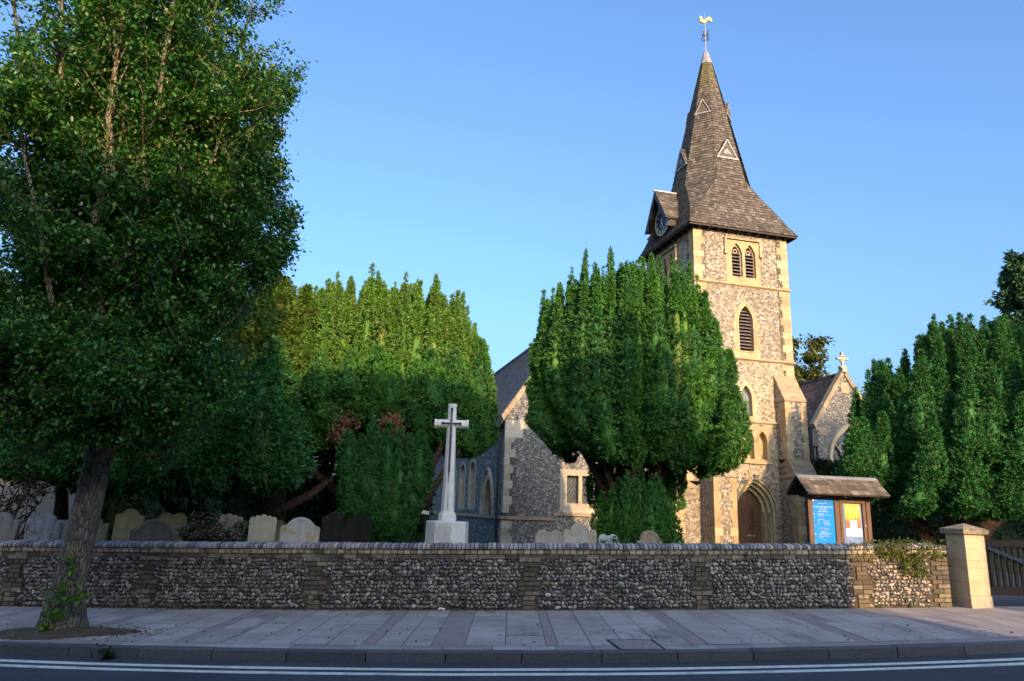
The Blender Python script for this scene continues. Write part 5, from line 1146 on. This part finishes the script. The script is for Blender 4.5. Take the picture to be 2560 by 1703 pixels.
GS = [ # px centre, px width, py top, Y, kind, colours, tilt(deg, + leans right), yaw, label
 (8, 84, 1283, 13.4, 'ears', ((.14, .13, .12), (.3, .28, .25), (.24, .18, .11)), 4.5, .1, 'grey and rust-blotched gravestone with lobed shoulders, cut by the left edge', 'lichen'),
 (118, 86, 1286, 13.5, 'ears', ((.17, .165, .17), (.36, .35, .36), (.11, .1, .1)), 1.5, -.05, 'pale lilac-grey gravestone with a domed top and two small ears, left of the street tree', 'lichen'),
 (240, 62, 1292, 14.6, 'shoulder', ((.15, .14, .07), (.24, .22, .12), (.1, .12, .03)), .5, .1, 'narrow olive gravestone half hidden behind the street tree trunk', 'moss'),
 (330, 66, 1275, 15.6, 'flatdome', ((.17, .16, .08), (.27, .25, .14), (.12, .13, .02)), 2.5, .1, 'tall green-stained gravestone with a shallow domed head, left of the brown ogee stone', 'moss'),
 (434, 66, 1280, 16.2, 'double', ((.19, .175, .09), (.28, .26, .14), (.14, .15, .04)), 0, .05, 'yellow-green gravestone with a wavy top peeping behind the brown ogee stone', 'moss'),
 (392, 113, 1294, 13.9, 'ogee', ((.12, .095, .075), (.19, .155, .125), (.26, .23, .19)), 1.2, .02, 'wide brown-grey gravestone with a pointed ogee head', 'plain'),
 (573, 66, 1286, 14.9, 'scallop', ((.24, .21, .14), (.33, .3, .21), (.2, .18, .1)), .5, .05, 'beige scalloped gravestone behind the pink flowering shrub', 'moss'),
 (659, 63, 1288, 14.6, 'scallop', ((.33, .3, .21), (.43, .39, .28), (.28, .26, .17)), .0, .1, 'cleanest beige gravestone with a scalloped top and fine vertical cracks', 'plain'),
 (755, 93, 1290, 14.4, 'ogee', ((.26, .25, .24), (.42, .41, .38), (.33, .23, .07)), .3, .08, 'pale gravestone with orange lichen along its curved ogee top', 'lichen'),
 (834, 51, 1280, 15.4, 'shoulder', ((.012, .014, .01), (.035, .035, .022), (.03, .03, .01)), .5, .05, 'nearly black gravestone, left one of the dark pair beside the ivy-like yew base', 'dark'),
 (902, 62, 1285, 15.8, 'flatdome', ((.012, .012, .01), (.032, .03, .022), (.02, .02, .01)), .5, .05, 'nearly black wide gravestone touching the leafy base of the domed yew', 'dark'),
 (1372, 68, 1323, 14.0, 'double', ((.25, .22, .18), (.36, .32, .26), (.2, .18, .15)), -.3, .1, 'pinkish beige gravestone with a double-curved top below the nave wall', 'plain'),
 (1449, 82, 1312, 14.1, 'ears', ((.27, .25, .21), (.4, .37, .31), (.34, .26, .12)), 0, .1, 'broad pale gravestone with domed head and yellow lichen, right of the double-curved stone', 'lichen'),
 (1521, 50, 1334, 14.2, 'double', ((.33, .34, .31), (.45, .46, .42), (.1, .13, .05)), 0, .1, 'small whitish twin-topped gravestone overgrown with ivy', 'moss'),
 (1623, 62, 1325, 13.9, 'round', ((.17, .145, .09), (.28, .25, .17), (.2, .18, .08)), -.3, .12, 'rounded olive-brown gravestone at the foot of the yew before the tower', 'moss'),
 (1060, 34, 1255, 25, 'round', ((.3, .3, .28), (.45, .44, .42), (.2, .2, .18)), 0, .1, 'small distant round-topped gravestone left of the memorial plinth', 'plain'),
 (700, 30, 1300, 17.5, 'flatdome', ((.12, .11, .06), (.2, .18, .1), (.1, .11, .03)), 0, .0, 'low mossy gravestone glimpsed between the clean beige and the lichened ogee stones', 'moss'),
]
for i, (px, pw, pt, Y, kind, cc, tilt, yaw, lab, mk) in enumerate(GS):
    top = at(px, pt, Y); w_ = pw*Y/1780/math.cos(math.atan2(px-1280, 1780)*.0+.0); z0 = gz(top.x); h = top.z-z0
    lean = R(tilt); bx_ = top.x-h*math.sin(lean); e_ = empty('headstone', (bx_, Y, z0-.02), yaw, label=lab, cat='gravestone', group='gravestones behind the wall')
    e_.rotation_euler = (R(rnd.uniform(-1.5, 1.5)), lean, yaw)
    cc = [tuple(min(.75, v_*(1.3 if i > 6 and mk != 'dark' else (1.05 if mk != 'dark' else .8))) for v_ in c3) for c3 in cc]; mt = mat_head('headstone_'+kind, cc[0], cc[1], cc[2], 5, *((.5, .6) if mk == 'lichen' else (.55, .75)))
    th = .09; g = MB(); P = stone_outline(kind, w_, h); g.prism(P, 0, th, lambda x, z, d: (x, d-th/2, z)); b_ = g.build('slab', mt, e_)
    bv = b_.modifiers.new('bevel', 'BEVEL'); bv.width = .012; bv.segments = 2; bv.limit_method = 'ANGLE'
    g = MB(); sc_ = [(x*.86, max(.12, z-.055) if z > .2 else .12) for x, z in P]     # shallow raised border
    if mk != 'dark': g.panel([(x*.97, max(.05, z-.012)) for x, z in P], [sc_], .012, 0, lambda x, z, d: (x, -th/2-d, z)); g.build('border', mt, e_)
# ivy on the small twin-topped stone
p_ = at(1535, 1345, 14.05); shoots_iv = shoots('ivy', [((p_.x, p_.y, p_.z-.05), .14, 16), ((p_.x-.18, p_.y, p_.z-.1), .1, 10)], m_yewdark, None, (0, 0, 0), .035, 8, .5)
tag(shoots_iv, 'ivy growing over the small whitish twin-topped gravestone', 'ivy')
# pedestal tomb with a stone slab roof
p_ = at(855, 1290, 20); tb = empty('pedestal_tomb', (p_.x, 20, 0), .1, label='grey pedestal tomb with a wide pitched slab top behind the two black gravestones', cat='tomb')
g = MB(); g.box(-.17, .17, -.17, .17, .0, 1.25); g.box(-.26, .26, -.26, .26, 0, .3); g.build('pedestal', m_stone_grey, tb)
zt_ = p_.z; g = MB(); g.hexa([(-.37, -.3, 1.2), (.37, -.3, 1.2), (.37, .3, 1.2), (-.37, .3, 1.2), (-.37, -.3, 1.3), (.37, -.3, 1.3), (.37, .3, 1.3), (-.37, .3, 1.3)]); g.hexa([(-.37, -.3, 1.302), (.37, -.3, 1.302), (.37, .3, 1.302), (-.37, .3, 1.302), (-.12, -.1, 1.46), (.12, -.1, 1.46), (.12, .1, 1.46), (-.12, .1, 1.46)])
g.tube([(0, -.08, 1.47), (0, .08, 1.47)], .11, 14); g.build('slab_top', m_stone_grey, tb)
# ------------------------------------------------------------------ memorial cross
p_ = at(1116, 1360, 16.5); mc = empty('memorial_cross', (p_.x, 16.5, 0), .0, label='tall white stone war memorial cross with a dark bronze sword, on an octagonal plinth', cat='memorial')
zz = at(1116, 1303, 16.5).z; K = .0093
def octa(r_, a0=math.pi/8, sy=1.): return [(r_*math.cos(a0+k*math.pi/4), sy*r_*math.sin(a0+k*math.pi/4)) for k in range(8)]
def frust(mb, r0_, r1, z0, z1, a0=math.pi/8-.12, T=lambda p: p):
    A = [T((x, y, z0)) for x, y in octa(r0_, a0)]; B = [T((x, y, z1)) for x, y in octa(r1, a0)]; n = len(mb.v); mb.add(A+B, [(i, (i+1) % 8, 8+(i+1) % 8, 8+i) for i in range(8)]+[tuple(reversed(range(8))), tuple(range(8, 16))])
g = MB(); frust(g, .53, .53, -.1, zz-.55); frust(g, .49, .48, zz-.55, zz-.018); frust(g, .48, .465, zz-.018, zz); g.build('plinth', m_memorial, mc)
ztop = at(1134, 1011, 16.5).z; dx = at(1134, 1011, 16.5).x-p_.x-.01
LT = math.atan2(dx, ztop-zz)     # the cross leans a little
def TL(p): x, y, z = p; return (x+(z-zz)*math.tan(LT)-.01, y, z)
g = MB(); frust(g, .205, .205, zz, zz+.13, T=TL); frust(g, .205, .15, zz+.13, zz+.22, T=TL); frust(g, .150, .108, zz+.22, ztop-.62, T=TL); frust(g, .108, .098, ztop-.62, ztop-.05, T=TL); frust(g, .112, .112, ztop-.05, ztop, T=TL); g.build('shaft', m_memorial, mc)
za = at(1131, 1060, 16.5).z-.0; g = MB()
def TA_(p): x, y, z = p; return TL((z, y, za+x))
frust(g, .1, .1, -.355, .355, T=TA_); frust(g, .115, .115, .355, .39, T=TA_); frust(g, .115, .115, -.39, -.355, T=TA_); g.build('arm', m_memorial, mc)
g = MB(); yb = -.13
def sw_(x, z, d=0): q__ = TL((x, 0, z)); return (q__[0], -.105-d-(.03 if z < za-.6 else .0)-(.012 if z < za-1.0 else 0), q__[2])
z_tip = at(1123, 1209, 16.5).z
g.prism([(-.03, za), (.03, za), (.022, z_tip+.3), (0.0, z_tip), (-.022, z_tip+.3)], 0, .035, lambda x, z, d: (TL((x, 0, z))[0], -.1-.03*(za-z)/(za-z_tip)-d, z))
g.tube([(TL((-.19, 0, za))[0], -.12, za), (TL((.2, 0, za))[0], -.12, za)], .017, 8)
for x_ in (-.2, .21): g.tube([(TL((x_-.02, 0, za))[0], -.12, za), (TL((x_+.02, 0, za))[0], -.12, za)], .032, 8)
g.tube([(TL((0, 0, za))[0], -.115, za), (TL((0, 0, za+.28))[0], -.115, za+.28), (TL((0, 0, za+.33))[0], -.115, za+.33), (TL((0, 0, za+.37))[0], -.115, za+.37)], [.02, .02, .034, .004], 8)
g.build('sword', m_bronze, mc)
g = MB(); g.prism([(-.004, z_tip-.01), (.012, z_tip-.3), (.02, zz+.25), (-.006, zz+.24), (-.012, z_tip-.35)], 0, .003, lambda x, z, d: (TL((x, 0, z))[0], -(.150*.924-(z-zz-.22)/(ztop-.62-zz-.22)*.042*.924)*1.0-.004-d*0-.002+.0, z)); g.build('stain', m_verdigris, mc)
# text -----------------------------------------------------------------
def text(body, size, loc_fn, mat, name, parent, align='LEFT', depth=.0015, spacing=1.0):
    cu = bpy.data.curves.new('txt', 'FONT'); cu.body = body; cu.size = size; cu.align_x = align; cu.extrude = depth; cu.resolution_u = 2; cu.space_character = spacing
    to = bpy.data.objects.new('txt', cu); col.objects.link(to); bpy.context.view_layer.update()
    me = bpy.data.meshes.new_from_object(to.evaluated_get(bpy.context.evaluated_depsgraph_get())); bpy.data.objects.remove(to)
    for v in me.vertices: v.co = Vector(loc_fn(v.co.x, v.co.y, v.co.z))
    me.materials.clear(); me.materials.append(mat); me.name = name; o = bpy.data.objects.new(name, me); col.objects.link(o); o.parent = parent; return o
aF = -.12; fx, fy = math.sin(aF), 0
body = 'TO THE\nGLORY OF GOD\nAND IN MEMORY\nOF THE MEN OF\nTHIS PARISH\nWHO FELL IN\nTHE GREAT WAR\n1914-1918'
Rf = .485*math.cos(math.pi/8)
def tfn(x, y, z):     # front facet of the plinth
    a = -.12; c_, s_ = math.cos(a), math.sin(a); X, Y_ = x, -Rf-.004-z; return (X*c_-Y_*s_, X*s_+Y_*c_, zz-.1+y)
text(body, .052, tfn, m_engrave, 'inscription', mc, 'CENTER')
# ------------------------------------------------------------------ notice board
nb = empty('notice_board', (5.62, 14.0, gz(5.6)), .2, label='roofed wooden church notice board with a blue service sheet and a yellow poster', cat='notice board')
n0 = gz(5.6)
# local frame: x along the board, z above ground
BW = 1.36
g = MB()
for x0_, x1_ in ((.16, .255), (.73, .83), (1.42, 1.51)):
    o = MB(); o.box(x0_, x1_, -.05, .05, -.1, 2.09-n0); o.build('post', m_post, nb)
g.box(.255, .73, -.045, .045, 2.015-n0, 2.08-n0); g.box(.83, 1.42, -.045, .045, 2.015-n0, 2.08-n0); g.box(.255, .73, -.045, .045, .78-n0, .86-n0); g.box(.83, 1.42, -.045, .045, .78-n0, .86-n0)
g.build('rail', m_post, nb)
g = MB(); g.box(.258, .727, -.02, .0, .86-n0, 2.015-n0); bb = g.build('blue_board', m_blueboard, nb)
g = MB(); g.box(.83, 1.42, .0, .03, .86-n0, 2.015-n0); g.build('backing', m_bluefelt, nb)
g = MB(); fr_o = rect(.845, 1.405, .865-n0, 2.01-n0); g.panel(fr_o, [rect(.905, 1.345, .93-n0, 1.95-n0)], .045, .0, lambda x, z, d: (x, -d, z)); cs_ = g.build('case_door', m_post, nb)
g = MB(); g.box(1.36, 1.385, -.06, -.045, 1.5-n0, 1.56-n0); g.build('lock', m_lead, cs_)
q = NT('poster_print', .5, .3); tc = q.n('TexCoord'); sp = q.n('SeparateXYZ'); q.l(tc.outputs['Generated'], sp.inputs[0]); nz = q.noise(q.coord((14, 1, 4)), 1.6, 5, .7)
cc = q.ramp(q.math('ADD', sp.outputs[2], q.math('MULTIPLY', q.math('SUBTRACT', nz.outputs[0], .5), .35)), [(.0, (.3, .13, .09)), (.3, (.36, .17, .1)), (.42, (.75, .4, .08)), (.6, (.95, .72, .05)), (.8, (1, .85, .2)), (1, (.85, .6, .08))]); tr_ = q.noise(q.coord((26, 1, .8)), 1.3, 2)
cc = q.mix(q.ramp(tr_.outputs[0], [(.54, 0), (.6, .85)]), cc, (.3, .2, .1)); q.col(cc)
g = MB(); g.box(.975, 1.30, -.012, -.004, 1.46-n0, 1.93-n0); g.build('poster', q.m, nb)
g = MB(); g.prism([(.97, 1.32-n0), (1.315, 1.32-n0), (1.315, 1.47-n0), (1.215, 1.475-n0), (1.215, 1.62-n0), (1.065, 1.62-n0), (1.065, 1.475-n0), (.97, 1.47-n0)], .014, .018, lambda x, z, d: (x, -d, z)); g.build('paper_notice', m_white, nb)
rz, ez, hw = 2.42-n0, 2.1-n0, .34
g = MB(); XL, XR = -.03, 1.72
for s in (-1, 1): g.hexa([(XL, s*hw, ez-.03), (XR, s*hw, ez-.03), (XR, 0, rz-.03), (XL, 0, rz-.03), (XL, s*hw, ez), (XR, s*hw, ez), (XR, 0, rz), (XL, 0, rz)])
g.box(.16, 1.51, -.04, .04, 2.04-n0, 2.12-n0)
for x_ in (.2, .78, 1.46): g.hexa([(x_, -.3, 2.04-n0), (x_+.06, -.3, 2.04-n0), (x_+.06, .3, 2.04-n0), (x_, .3, 2.04-n0), (x_, -.04, 2.36-n0), (x_+.06, -.04, 2.36-n0), (x_+.06, .04, 2.36-n0), (x_, .04, 2.36-n0)])
rf = g.build('roof', m_dkwood, nb); g = MB()
for s in (-1, 1): poly_shingles(g, [(XL-.01, s*(hw+.02), ez-.005), (XR+.01, s*(hw+.02), ez-.005), (XR+.01, 0, rz+.012), (XL-.01, 0, rz+.012)], .115, .135, .012, outv=(0, s, 1))
g.build('shingles', m_shingle, rf, fix=False)
g = MB()
for s in (-1, 1): g.hexa([(XL-.01, s*.055, rz-.035), (XR+.01, s*.055, rz-.035), (XR+.01, 0, rz+.018), (XL-.01, 0, rz+.018), (XL-.01, s*.06, rz-.02), (XR+.01, s*.06, rz-.02), (XR+.01, 0, rz+.035), (XL-.01, 0, rz+.035)])
g.build('lead_ridge', m_lead, rf)
def bt_(x0_, z0_): return lambda x, y, z: (x0_+x, -.0225-z, z0_-n0+y)
mx_ = .492
L = [(mx_, 1.845, .022, 'CENTER', 'THE PARISH CHURCH'), (mx_, 1.815, .016, 'CENTER', 'OF'), (mx_, 1.772, .038, 'CENTER', 'ST MARY THE VIRGIN HAYES'), (mx_, 1.728, .036, 'CENTER', 'WELCOME'), (mx_, 1.688, .028, 'CENTER', 'SUNDAY SERVICES'),
     (.27, 1.655, .018, 'LEFT', '8.00am'), (.37, 1.655, .02, 'LEFT', 'Holy Communion'), (.27, 1.63, .018, 'LEFT', '9.15am'), (.37, 1.63, .02, 'LEFT', 'Choral Sung Eucharist and Parish Families'), (.37, 1.607, .018, 'LEFT', 'Coffee in the Hall'), (.27, 1.58, .018, 'LEFT', '11.15am'),
     (.37, 1.545, .02, 'LEFT', '1st Sunday  Matins'), (.37, 1.52, .02, 'LEFT', '2nd'), (.49, 1.52, .02, 'LEFT', 'Sung Communion'), (.37, 1.495, .02, 'LEFT', '3rd'), (.49, 1.495, .02, 'LEFT', 'Morning Prayer'), (.37, 1.47, .02, 'LEFT', '4th'), (.49, 1.47, .02, 'LEFT', 'Sung Communion'), (.37, 1.445, .02, 'LEFT', '5th'), (.49, 1.445, .02, 'LEFT', 'All Age - Parish Led'),
     (.27, 1.42, .018, 'LEFT', '6.30pm'), (.37, 1.385, .02, 'LEFT', '1st Sunday  Holy Communion'), (.37, 1.36, .02, 'LEFT', '3rd'), (.49, 1.36, .02, 'LEFT', 'Sung Evensong'), (mx_, 1.312, .03, 'CENTER', 'WEEKDAYS'),
     (.27, 1.285, .018, 'LEFT', '9.00am'), (.37, 1.285, .02, 'LEFT', 'Morning Prayer Monday to Saturday'), (.27, 1.258, .018, 'LEFT', '10.30am'), (.37, 1.258, .02, 'LEFT', 'Holy Communion Thursday'), (.37, 1.23, .016, 'LEFT', 'For baptisms and weddings please call'), (.37, 1.205, .016, 'LEFT', 'the parish office'), (.27, 1.16, .016, 'LEFT', 'Rector'), (.45, 1.16, .018, 'LEFT', 'The Rectory'), (.27, 1.13, .016, 'LEFT', 'Office'), (.27, 1.1, .016, 'LEFT', 'Churchwardens'), (.45, 1.1, .016, 'LEFT', 'Hayes Street'), (.27, 1.06, .018, 'LEFT', 'Church open daily for prayer and visitors'), (.27, 1.02, .018, 'LEFT', 'All are welcome to join us in worship here')]
tx = None
for x_, z_, s_, al, tb_ in L:
    t_ = text(tb_, s_*.93, bt_(x_, z_+.07), m_white, 'lettering', bb, al, .0006)
    tx = t_
lets = [o for o in bpy.data.objects if o.name.startswith('lettering')]
bmj = bmesh.new()
for o in lets: bmj.from_mesh(o.data)
mj = bpy.data.meshes.new('lettering'); bmj.to_mesh(mj); bmj.free(); mj.materials.append(m_white)
for o in lets: bpy.data.objects.remove(o)
lo_ = bpy.data.objects.new('lettering', mj); col.objects.link(lo_); lo_.parent = bb
g = MB(); g.prism([(.285, 1.885), (.305, 1.9), (.285, 1.925), (.265, 1.9)][::1], .021, .0225, lambda x, z, d: (x, -d, z-n0+.07)); g.prism([(.305+.01*math.cos(t), 1.91+.01*math.sin(t)) for t in np.linspace(0, 6.28, 9)[:-1]], .021, .0225, lambda x, z, d: (x, -d, z-n0+.07)); g.build('emblem', m_white, bb)
g = MB(); g.box(.315, .37, -.0225, -.021, 1.97-n0, 1.985-n0); g.panel([(.56+.018*math.cos(t), 1.9+.018*math.sin(t)) for t in np.linspace(0, 6.28, 13)[:-1]], [[(.56+.01*math.cos(t), 1.9+.01*math.sin(t)) for t in np.linspace(0, 6.28, 13)[:-1]]], .0225, .021, lambda x, z, d: (x, -d, z-n0+.07)); g.build('emblem', mat_plain('magenta_print', (.5, .12, .42), .5, .3, .05, 5, 0, 0), bb)
# small information lectern by the path
p_ = at(1063, 1282, 22); le = empty('information_lectern', (p_.x, 22, 0), .1, label='thin dark post with a small slanted white information panel left of the memorial cross', cat='sign')
g = MB(); g.tube([(0, 0, 0), (0, 0, p_.z-.02)], .02, 8); g.build('post', m_iron, le)
g = MB(); g.hexa([(-.11, -.08, p_.z-.03), (.12, -.08, p_.z-.06), (.12, .08, p_.z+.03), (-.11, .08, p_.z+.06), (-.11, -.08, p_.z-.015), (.12, -.08, p_.z-.045), (.12, .08, p_.z+.045), (-.11, .08, p_.z+.075)]); g.build('panel', m_white, le)
# ------------------------------------------------------------------ gate pier and gate
gp = empty('gate_pier', (8.15, 13.05, gz(8)), .22, label='square cream stone gate pier with pyramid cap at the right end of the wall', cat='pier')
q = NT('pier_limestone', .85, .2); v = q.coord(); c = q.ramp(q.noise(v, 3.5, 6, .65).outputs[0], [(.3, (.44, .34, .21)), (.7, (.6, .49, .32))]); c = q.mix(q.ramp(q.noise(v, 9, 5, .75).outputs[0], [(.56, 0), (.75, .6)]), c, (.27, .22, .16))
sp = q.n('SeparateXYZ'); q.l(v, sp.inputs[0]); c = q.mix(q.math('MULTIPLY', q.ramp(sp.outputs[2], [(.12, 1), (.24, 0)]), q.ramp(q.noise(v, 12, 4).outputs[0], [(.4, .2), (.6, .85)])), c, (.3, .27, .23)); q.col(c); q.bump(q.noise(v, 30, 5).outputs[0], .35, .01); m_pier = q.m
g = MB(); zs_ = [0, .2, .42, .66, .78, .98, 1.22]
for i in range(6):
    s0 = .225-.0; x = .222-(.012 if i else 0); g.box(-x, x, -x, x, zs_[i]+.0007 if i else -.2, zs_[i+1]-.0007)
so_ = g.build('shaft', m_pier, gp)
bv = so_.modifiers.new('b', 'BEVEL'); bv.width = .006
g = MB(); g.box(-.27, .27, -.27, .27, 1.222, 1.31); g.add([(-.27, -.27, 1.31), (.27, -.27, 1.31), (.27, .27, 1.31), (-.27, .27, 1.31), (0, 0, 1.41)], [(0, 1, 4), (1, 2, 4), (2, 3, 4), (3, 0, 4)])
cp_ = g.build('cap', mat_head('pier_cap_stone', (.22, .17, .12), (.36, .3, .21), (.13, .12, .1), 9), gp)
bv = cp_.modifiers.new('b', 'BEVEL'); bv.width = .012
gt = empty('wooden_gate', (8.42, 13.1, gz(8.3)), -.03, label='dark brown barred timber gate with a long diagonal strap, right of the stone pier', cat='gate')
g = MB(); g.box(0, 3.0, -.05, .05, 1.02, 1.13); g.box(0, 3.0, -.045, .045, .2, .34); g.build('rail', m_gate, gt)
for x_ in (.05, 2.9): g = MB(); g.box(x_-.05, x_+.05, -.055, .055, .1, 1.13); g.build('stile', m_gate, gt)
for k in range(26):
    x_ = .17+k*.105; g = MB(); g.box(x_-.026, x_+.026, -.02, .02, .33, 1.03); g.build('bar', m_gate, gt)
g = MB(); bar(g, lambda x, z, d: (x, -.05-d, z), .1, 1.0, 1.9, .3, .06, .0, .03); g.build('brace', mat_plain('blue_black_strap', (.03, .045, .075), .4, .5, .3, 9), gt)
# ------------------------------------------------------------------ small things
# manhole cover in a sunken frame
mq = [(1.31, 9.67), (1.91, 9.68), (1.95, 8.96), (1.38, 8.95)]
mh = empty('manhole_cover', (1.6, 9.3, gz(1.6)), label='rectangular recessed manhole cover set in the pavement near the kerb', cat='manhole cover')
g = MB(); l4 = lambda p, z: (p[0]-1.6, p[1]-9.3, MS*(p[0]-1.6)+z); cc_ = (1.63, 9.31)
inn = [(cc_[0]+(p[0]-cc_[0])*.86, cc_[1]+(p[1]-cc_[1])*.84) for p in mq]
vs = [l4(p, .007) for p in mq]+[l4(p, .007) for p in inn]; g.add(vs, [(i, (i+1) % 4, 4+(i+1) % 4, 4+i) for i in range(4)]); g.build('frame', m_iron, mh, fix=False)
g = MB(); g.add([l4(p, .010) for p in inn], [(0, 1, 2, 3)]); g.build('tray', m_strip, mh, fix=False)
# crumpled paper by the wall
p_ = (-1.02, yw(-1.02)-.06); g = MB(); g.add([(-.05, 0, .004), (.06, -.02, .004), (.07, .05, .03), (-.03, .05, .045), (.01, .01, .03)], [(0, 1, 4), (1, 2, 4), (2, 3, 4), (3, 0, 4)]); pp = g.build('scrap_of_paper', m_white); pp.location = (p_[0], p_[1], gz(p_[0])); tag(pp, 'small white scrap of paper lying at the foot of the flint wall', 'litter')
# leaf litter at the wall foot, round the tree and by the kerb
n = 1500; r_ = np.random.default_rng(4); X = np.concatenate([r_.uniform(-10, 0, 700)-r_.exponential(1, 700)*0, r_.normal(-5.7, .6, 600), r_.uniform(-8, 7, 200)]); Yv = np.empty(len(X))
for i, x_ in enumerate(X):
    Yv[i] = (yw(x_)-.05-abs(r_.normal(0, .07)) if i < 700 else (10.05+r_.normal(0, .28) if i < 1300 else yk(x_)+.3+abs(r_.normal(0, 1.0))))
Z = MS*X+.012; P = np.stack([X, Yv, Z], 1); D = r_.normal(size=P.shape)*np.array([1, 1, .15]); V, Q = leaves(P, D, .042, r_, 0.05); V[:, 2] = np.maximum(V[:, 2], MS*V[:, 0]+.006); tag(np_mesh('leaf_litter', V, Q, m_dead), 'dry brown leaves scattered along the pavement', 'leaves', kind='stuff')
# soil mound round the trunk
g = MB(); N_ = 26; vs = [(bx, by-.1, gz(bx)+.07)]
for k in range(2):
    for i in range(N_): a = 2*math.pi*i/N_; r1 = (.45, .8)[k]*(1+.12*math.sin(3*a+1)+rnd.uniform(-.04, .04)); X_ = bx+.12+r1*1.15*math.cos(a); vs.append((X_, by-.18+r1*.62*math.sin(a), gz(X_)+(.045, .003)[k]))
g.add(vs, [(0, 1+i, 1+(i+1) % N_) for i in range(N_)]+[(1+i, 1+N_+i, 1+N_+(i+1) % N_, 1+(i+1) % N_) for i in range(N_)]); tag(g.build('soil', mat_ground('dry_soil', (.06, .045, .03), (.13, .1, .065), 9, 1), fix=True, smooth=True), kind='structure')
# ivy on the wall at the right
pts = []
for k in range(150):
    x_ = rng.normal(7.0, .33); z_ = rng.uniform(.5, 1.1) if abs(x_-7.1) < .25 else rng.uniform(.8, 1.1)
    pts.append((W(x_, -.04-.03*rng.random(), z_), .1, 3))
for k in range(30): pts.append((W(rng.normal(6.55, .3), -.05, rng.uniform(.75, 1.08)), .09, 3))
iv = shoots('ivy', pts, m_ivy, None, (0, 0, 0), .034, 6, .6); tag(iv, 'yellow-green ivy spilling over the right end of the flint wall', 'ivy')
# small weeds rooted in the wall and at the kerb
wd_ = [(-7.2, .7), (-6.0, .95), (-2.7, .86), (-2.2, .84), (-4.7, .8), (-3.0, .2), (-.4, .98), (1.2, .97), (3.6, .98), (4.1, .9), (4.3, .96), (1.9, .35), (-1.2, .72), (-.7, .74), (6.4, .03), (7.0, .03)]
for k, (x_, z_) in enumerate(wd_):
    o = shoots('weed', [(W(x_, -.05, z_), .07, 6)], m_shoot if k % 3 == 0 else m_yew, None, (0, 0, 0), .025, 6, .5)
    ps = ['below the coping', 'in the flint courses', 'on the coping'][2 if z_ > .93 else (1 if z_ < .7 else 0)]
    tag(o, 'tiny green weed rooted '+ps+' of the flint wall', 'weed', 'weeds growing out of the flint wall')
x_ = -4.6; o = shoots('weed', [((x_, yk(x_)-.03, gz(x_)-.08), .2, 12)], m_hedge, None, (0, 0, 0), .05, 7, .7); tag(o, 'dark straggly weed growing from the gutter against the kerb', 'weed')
# white cottage glimpsed at far left
ct = empty('cottage', (-17.6, 23.3, 0), .1, label='pale rendered building glimpsed below the trees at the far left', cat='house')
g = MB(); g.box(-2.8, 4.2, 0, 5, 0, 2.5); g.build('wall', m_render, ct)
g = MB(); g.hexa([(-3.0, -.3, 2.51), (4.4, -.3, 2.51), (4.4, 5.3, 2.51), (-3.0, 5.3, 2.51), (-3.0, 2.5, 3.1), (4.4, 2.5, 3.1), (4.4, 2.6, 3.1), (-3.0, 2.6, 3.1)]); g.build('roof', m_slate, ct)
# ------------------------------------------------------------------ houses and trees across the street (behind the viewer), unseen, sized to cast shade
def house(x0, x1, y, h, hr, lab):
    e_ = empty('unseen_house', ((x0+x1)/2, y+2.8, 0), label=lab, cat='house', group='unseen brick houses across the street, sized to cast shade'); w2 = (x1-x0)/2
    g = MB(); g.box(-w2+.02, w2-.02, -8, 0, 0, h); wl = g.build('wall', m_redbrick, e_)
    g = MB(); g.prism([(-8.4, h), (.4, h), (-4, hr)], -w2+.02, w2-.02, lambda a, z, d: (d, a, z)); rf_ = g.build('roof', m_claytile, e_); g = MB(); g.box(w2-1.2, w2-.5, -4.4, -3.6, hr-.6, hr+.9); g.build('chimney', m_redbrick, rf_)
    for fl in range(int(h//3)):
        for xx in np.arange(-w2+1.2, w2-1, 2.3):
            g = MB(); g.box(xx-.5, xx+.5, .0, .04, fl*3+1, fl*3+2.4); f_ = g.build('window', m_render, e_); g = MB(); g.box(xx-.42, xx+.42, .041, .05, fl*3+1.08, fl*3+2.32); g.build('pane', m_glass, f_)
xs_ = [(-50, -40, 11.6), (-40, -30, 11.6), (-30, -20, 11.6), (-20, -10, 11.6), (-10, -2, 11.6), (-2, 3.6, 11.6), (3.6, 12.2, 13.0)]
for k, (a, b, hh_) in enumerate(xs_): house(a, b, -11, hh_-3.2, hh_, 'unseen three-storey brick house across the street, sized to cast shade')
broadleaf('unseen_tree', 'big unseen roadside tree across the street to the right, placed to shade the yews', 31.2, -13, 0, 2.5, 20.5, 7.3, m_lime, 0, .4, 91, .4, ntips=38, sub=16, leafper=26)
broadleaf('unseen_tree', 'second roadside tree across the street further right', 43, -11, 0, 2.5, 20, 8, m_lime, 0, .3, 92, .4, ntips=26, sub=12, leafper=12)
g = MB(); e_ = empty('shop', (18.9, -12, 0), label='unseen low shop across the street, its upper wall added to shade the gate', cat='shop')
g.box(-2.25, 5.6, -3, -.1, 4.7, 9.3); g.build('shade_wall', m_redbrick, e_); g = MB(); g.box(-5.9, 5.9, -7, 0, 0, 4.6); g.build('wall', m_redbrick, e_); g = MB(); g.prism([(-7.2, 4.6), (.3, 4.6), (-1.5, 6.1), (-5.5, 6.1)], -6, 6, lambda a, z, d: (d, a, z)); g.build('roof', m_claytile, e_)  # upper wall added above the shop to shade the gate
for k in range(3): g = MB(); g.box(-5+k*3.6, -2.2+k*3.6, .0, .04, .6, 3.2); g.build('window', m_glass, e_)
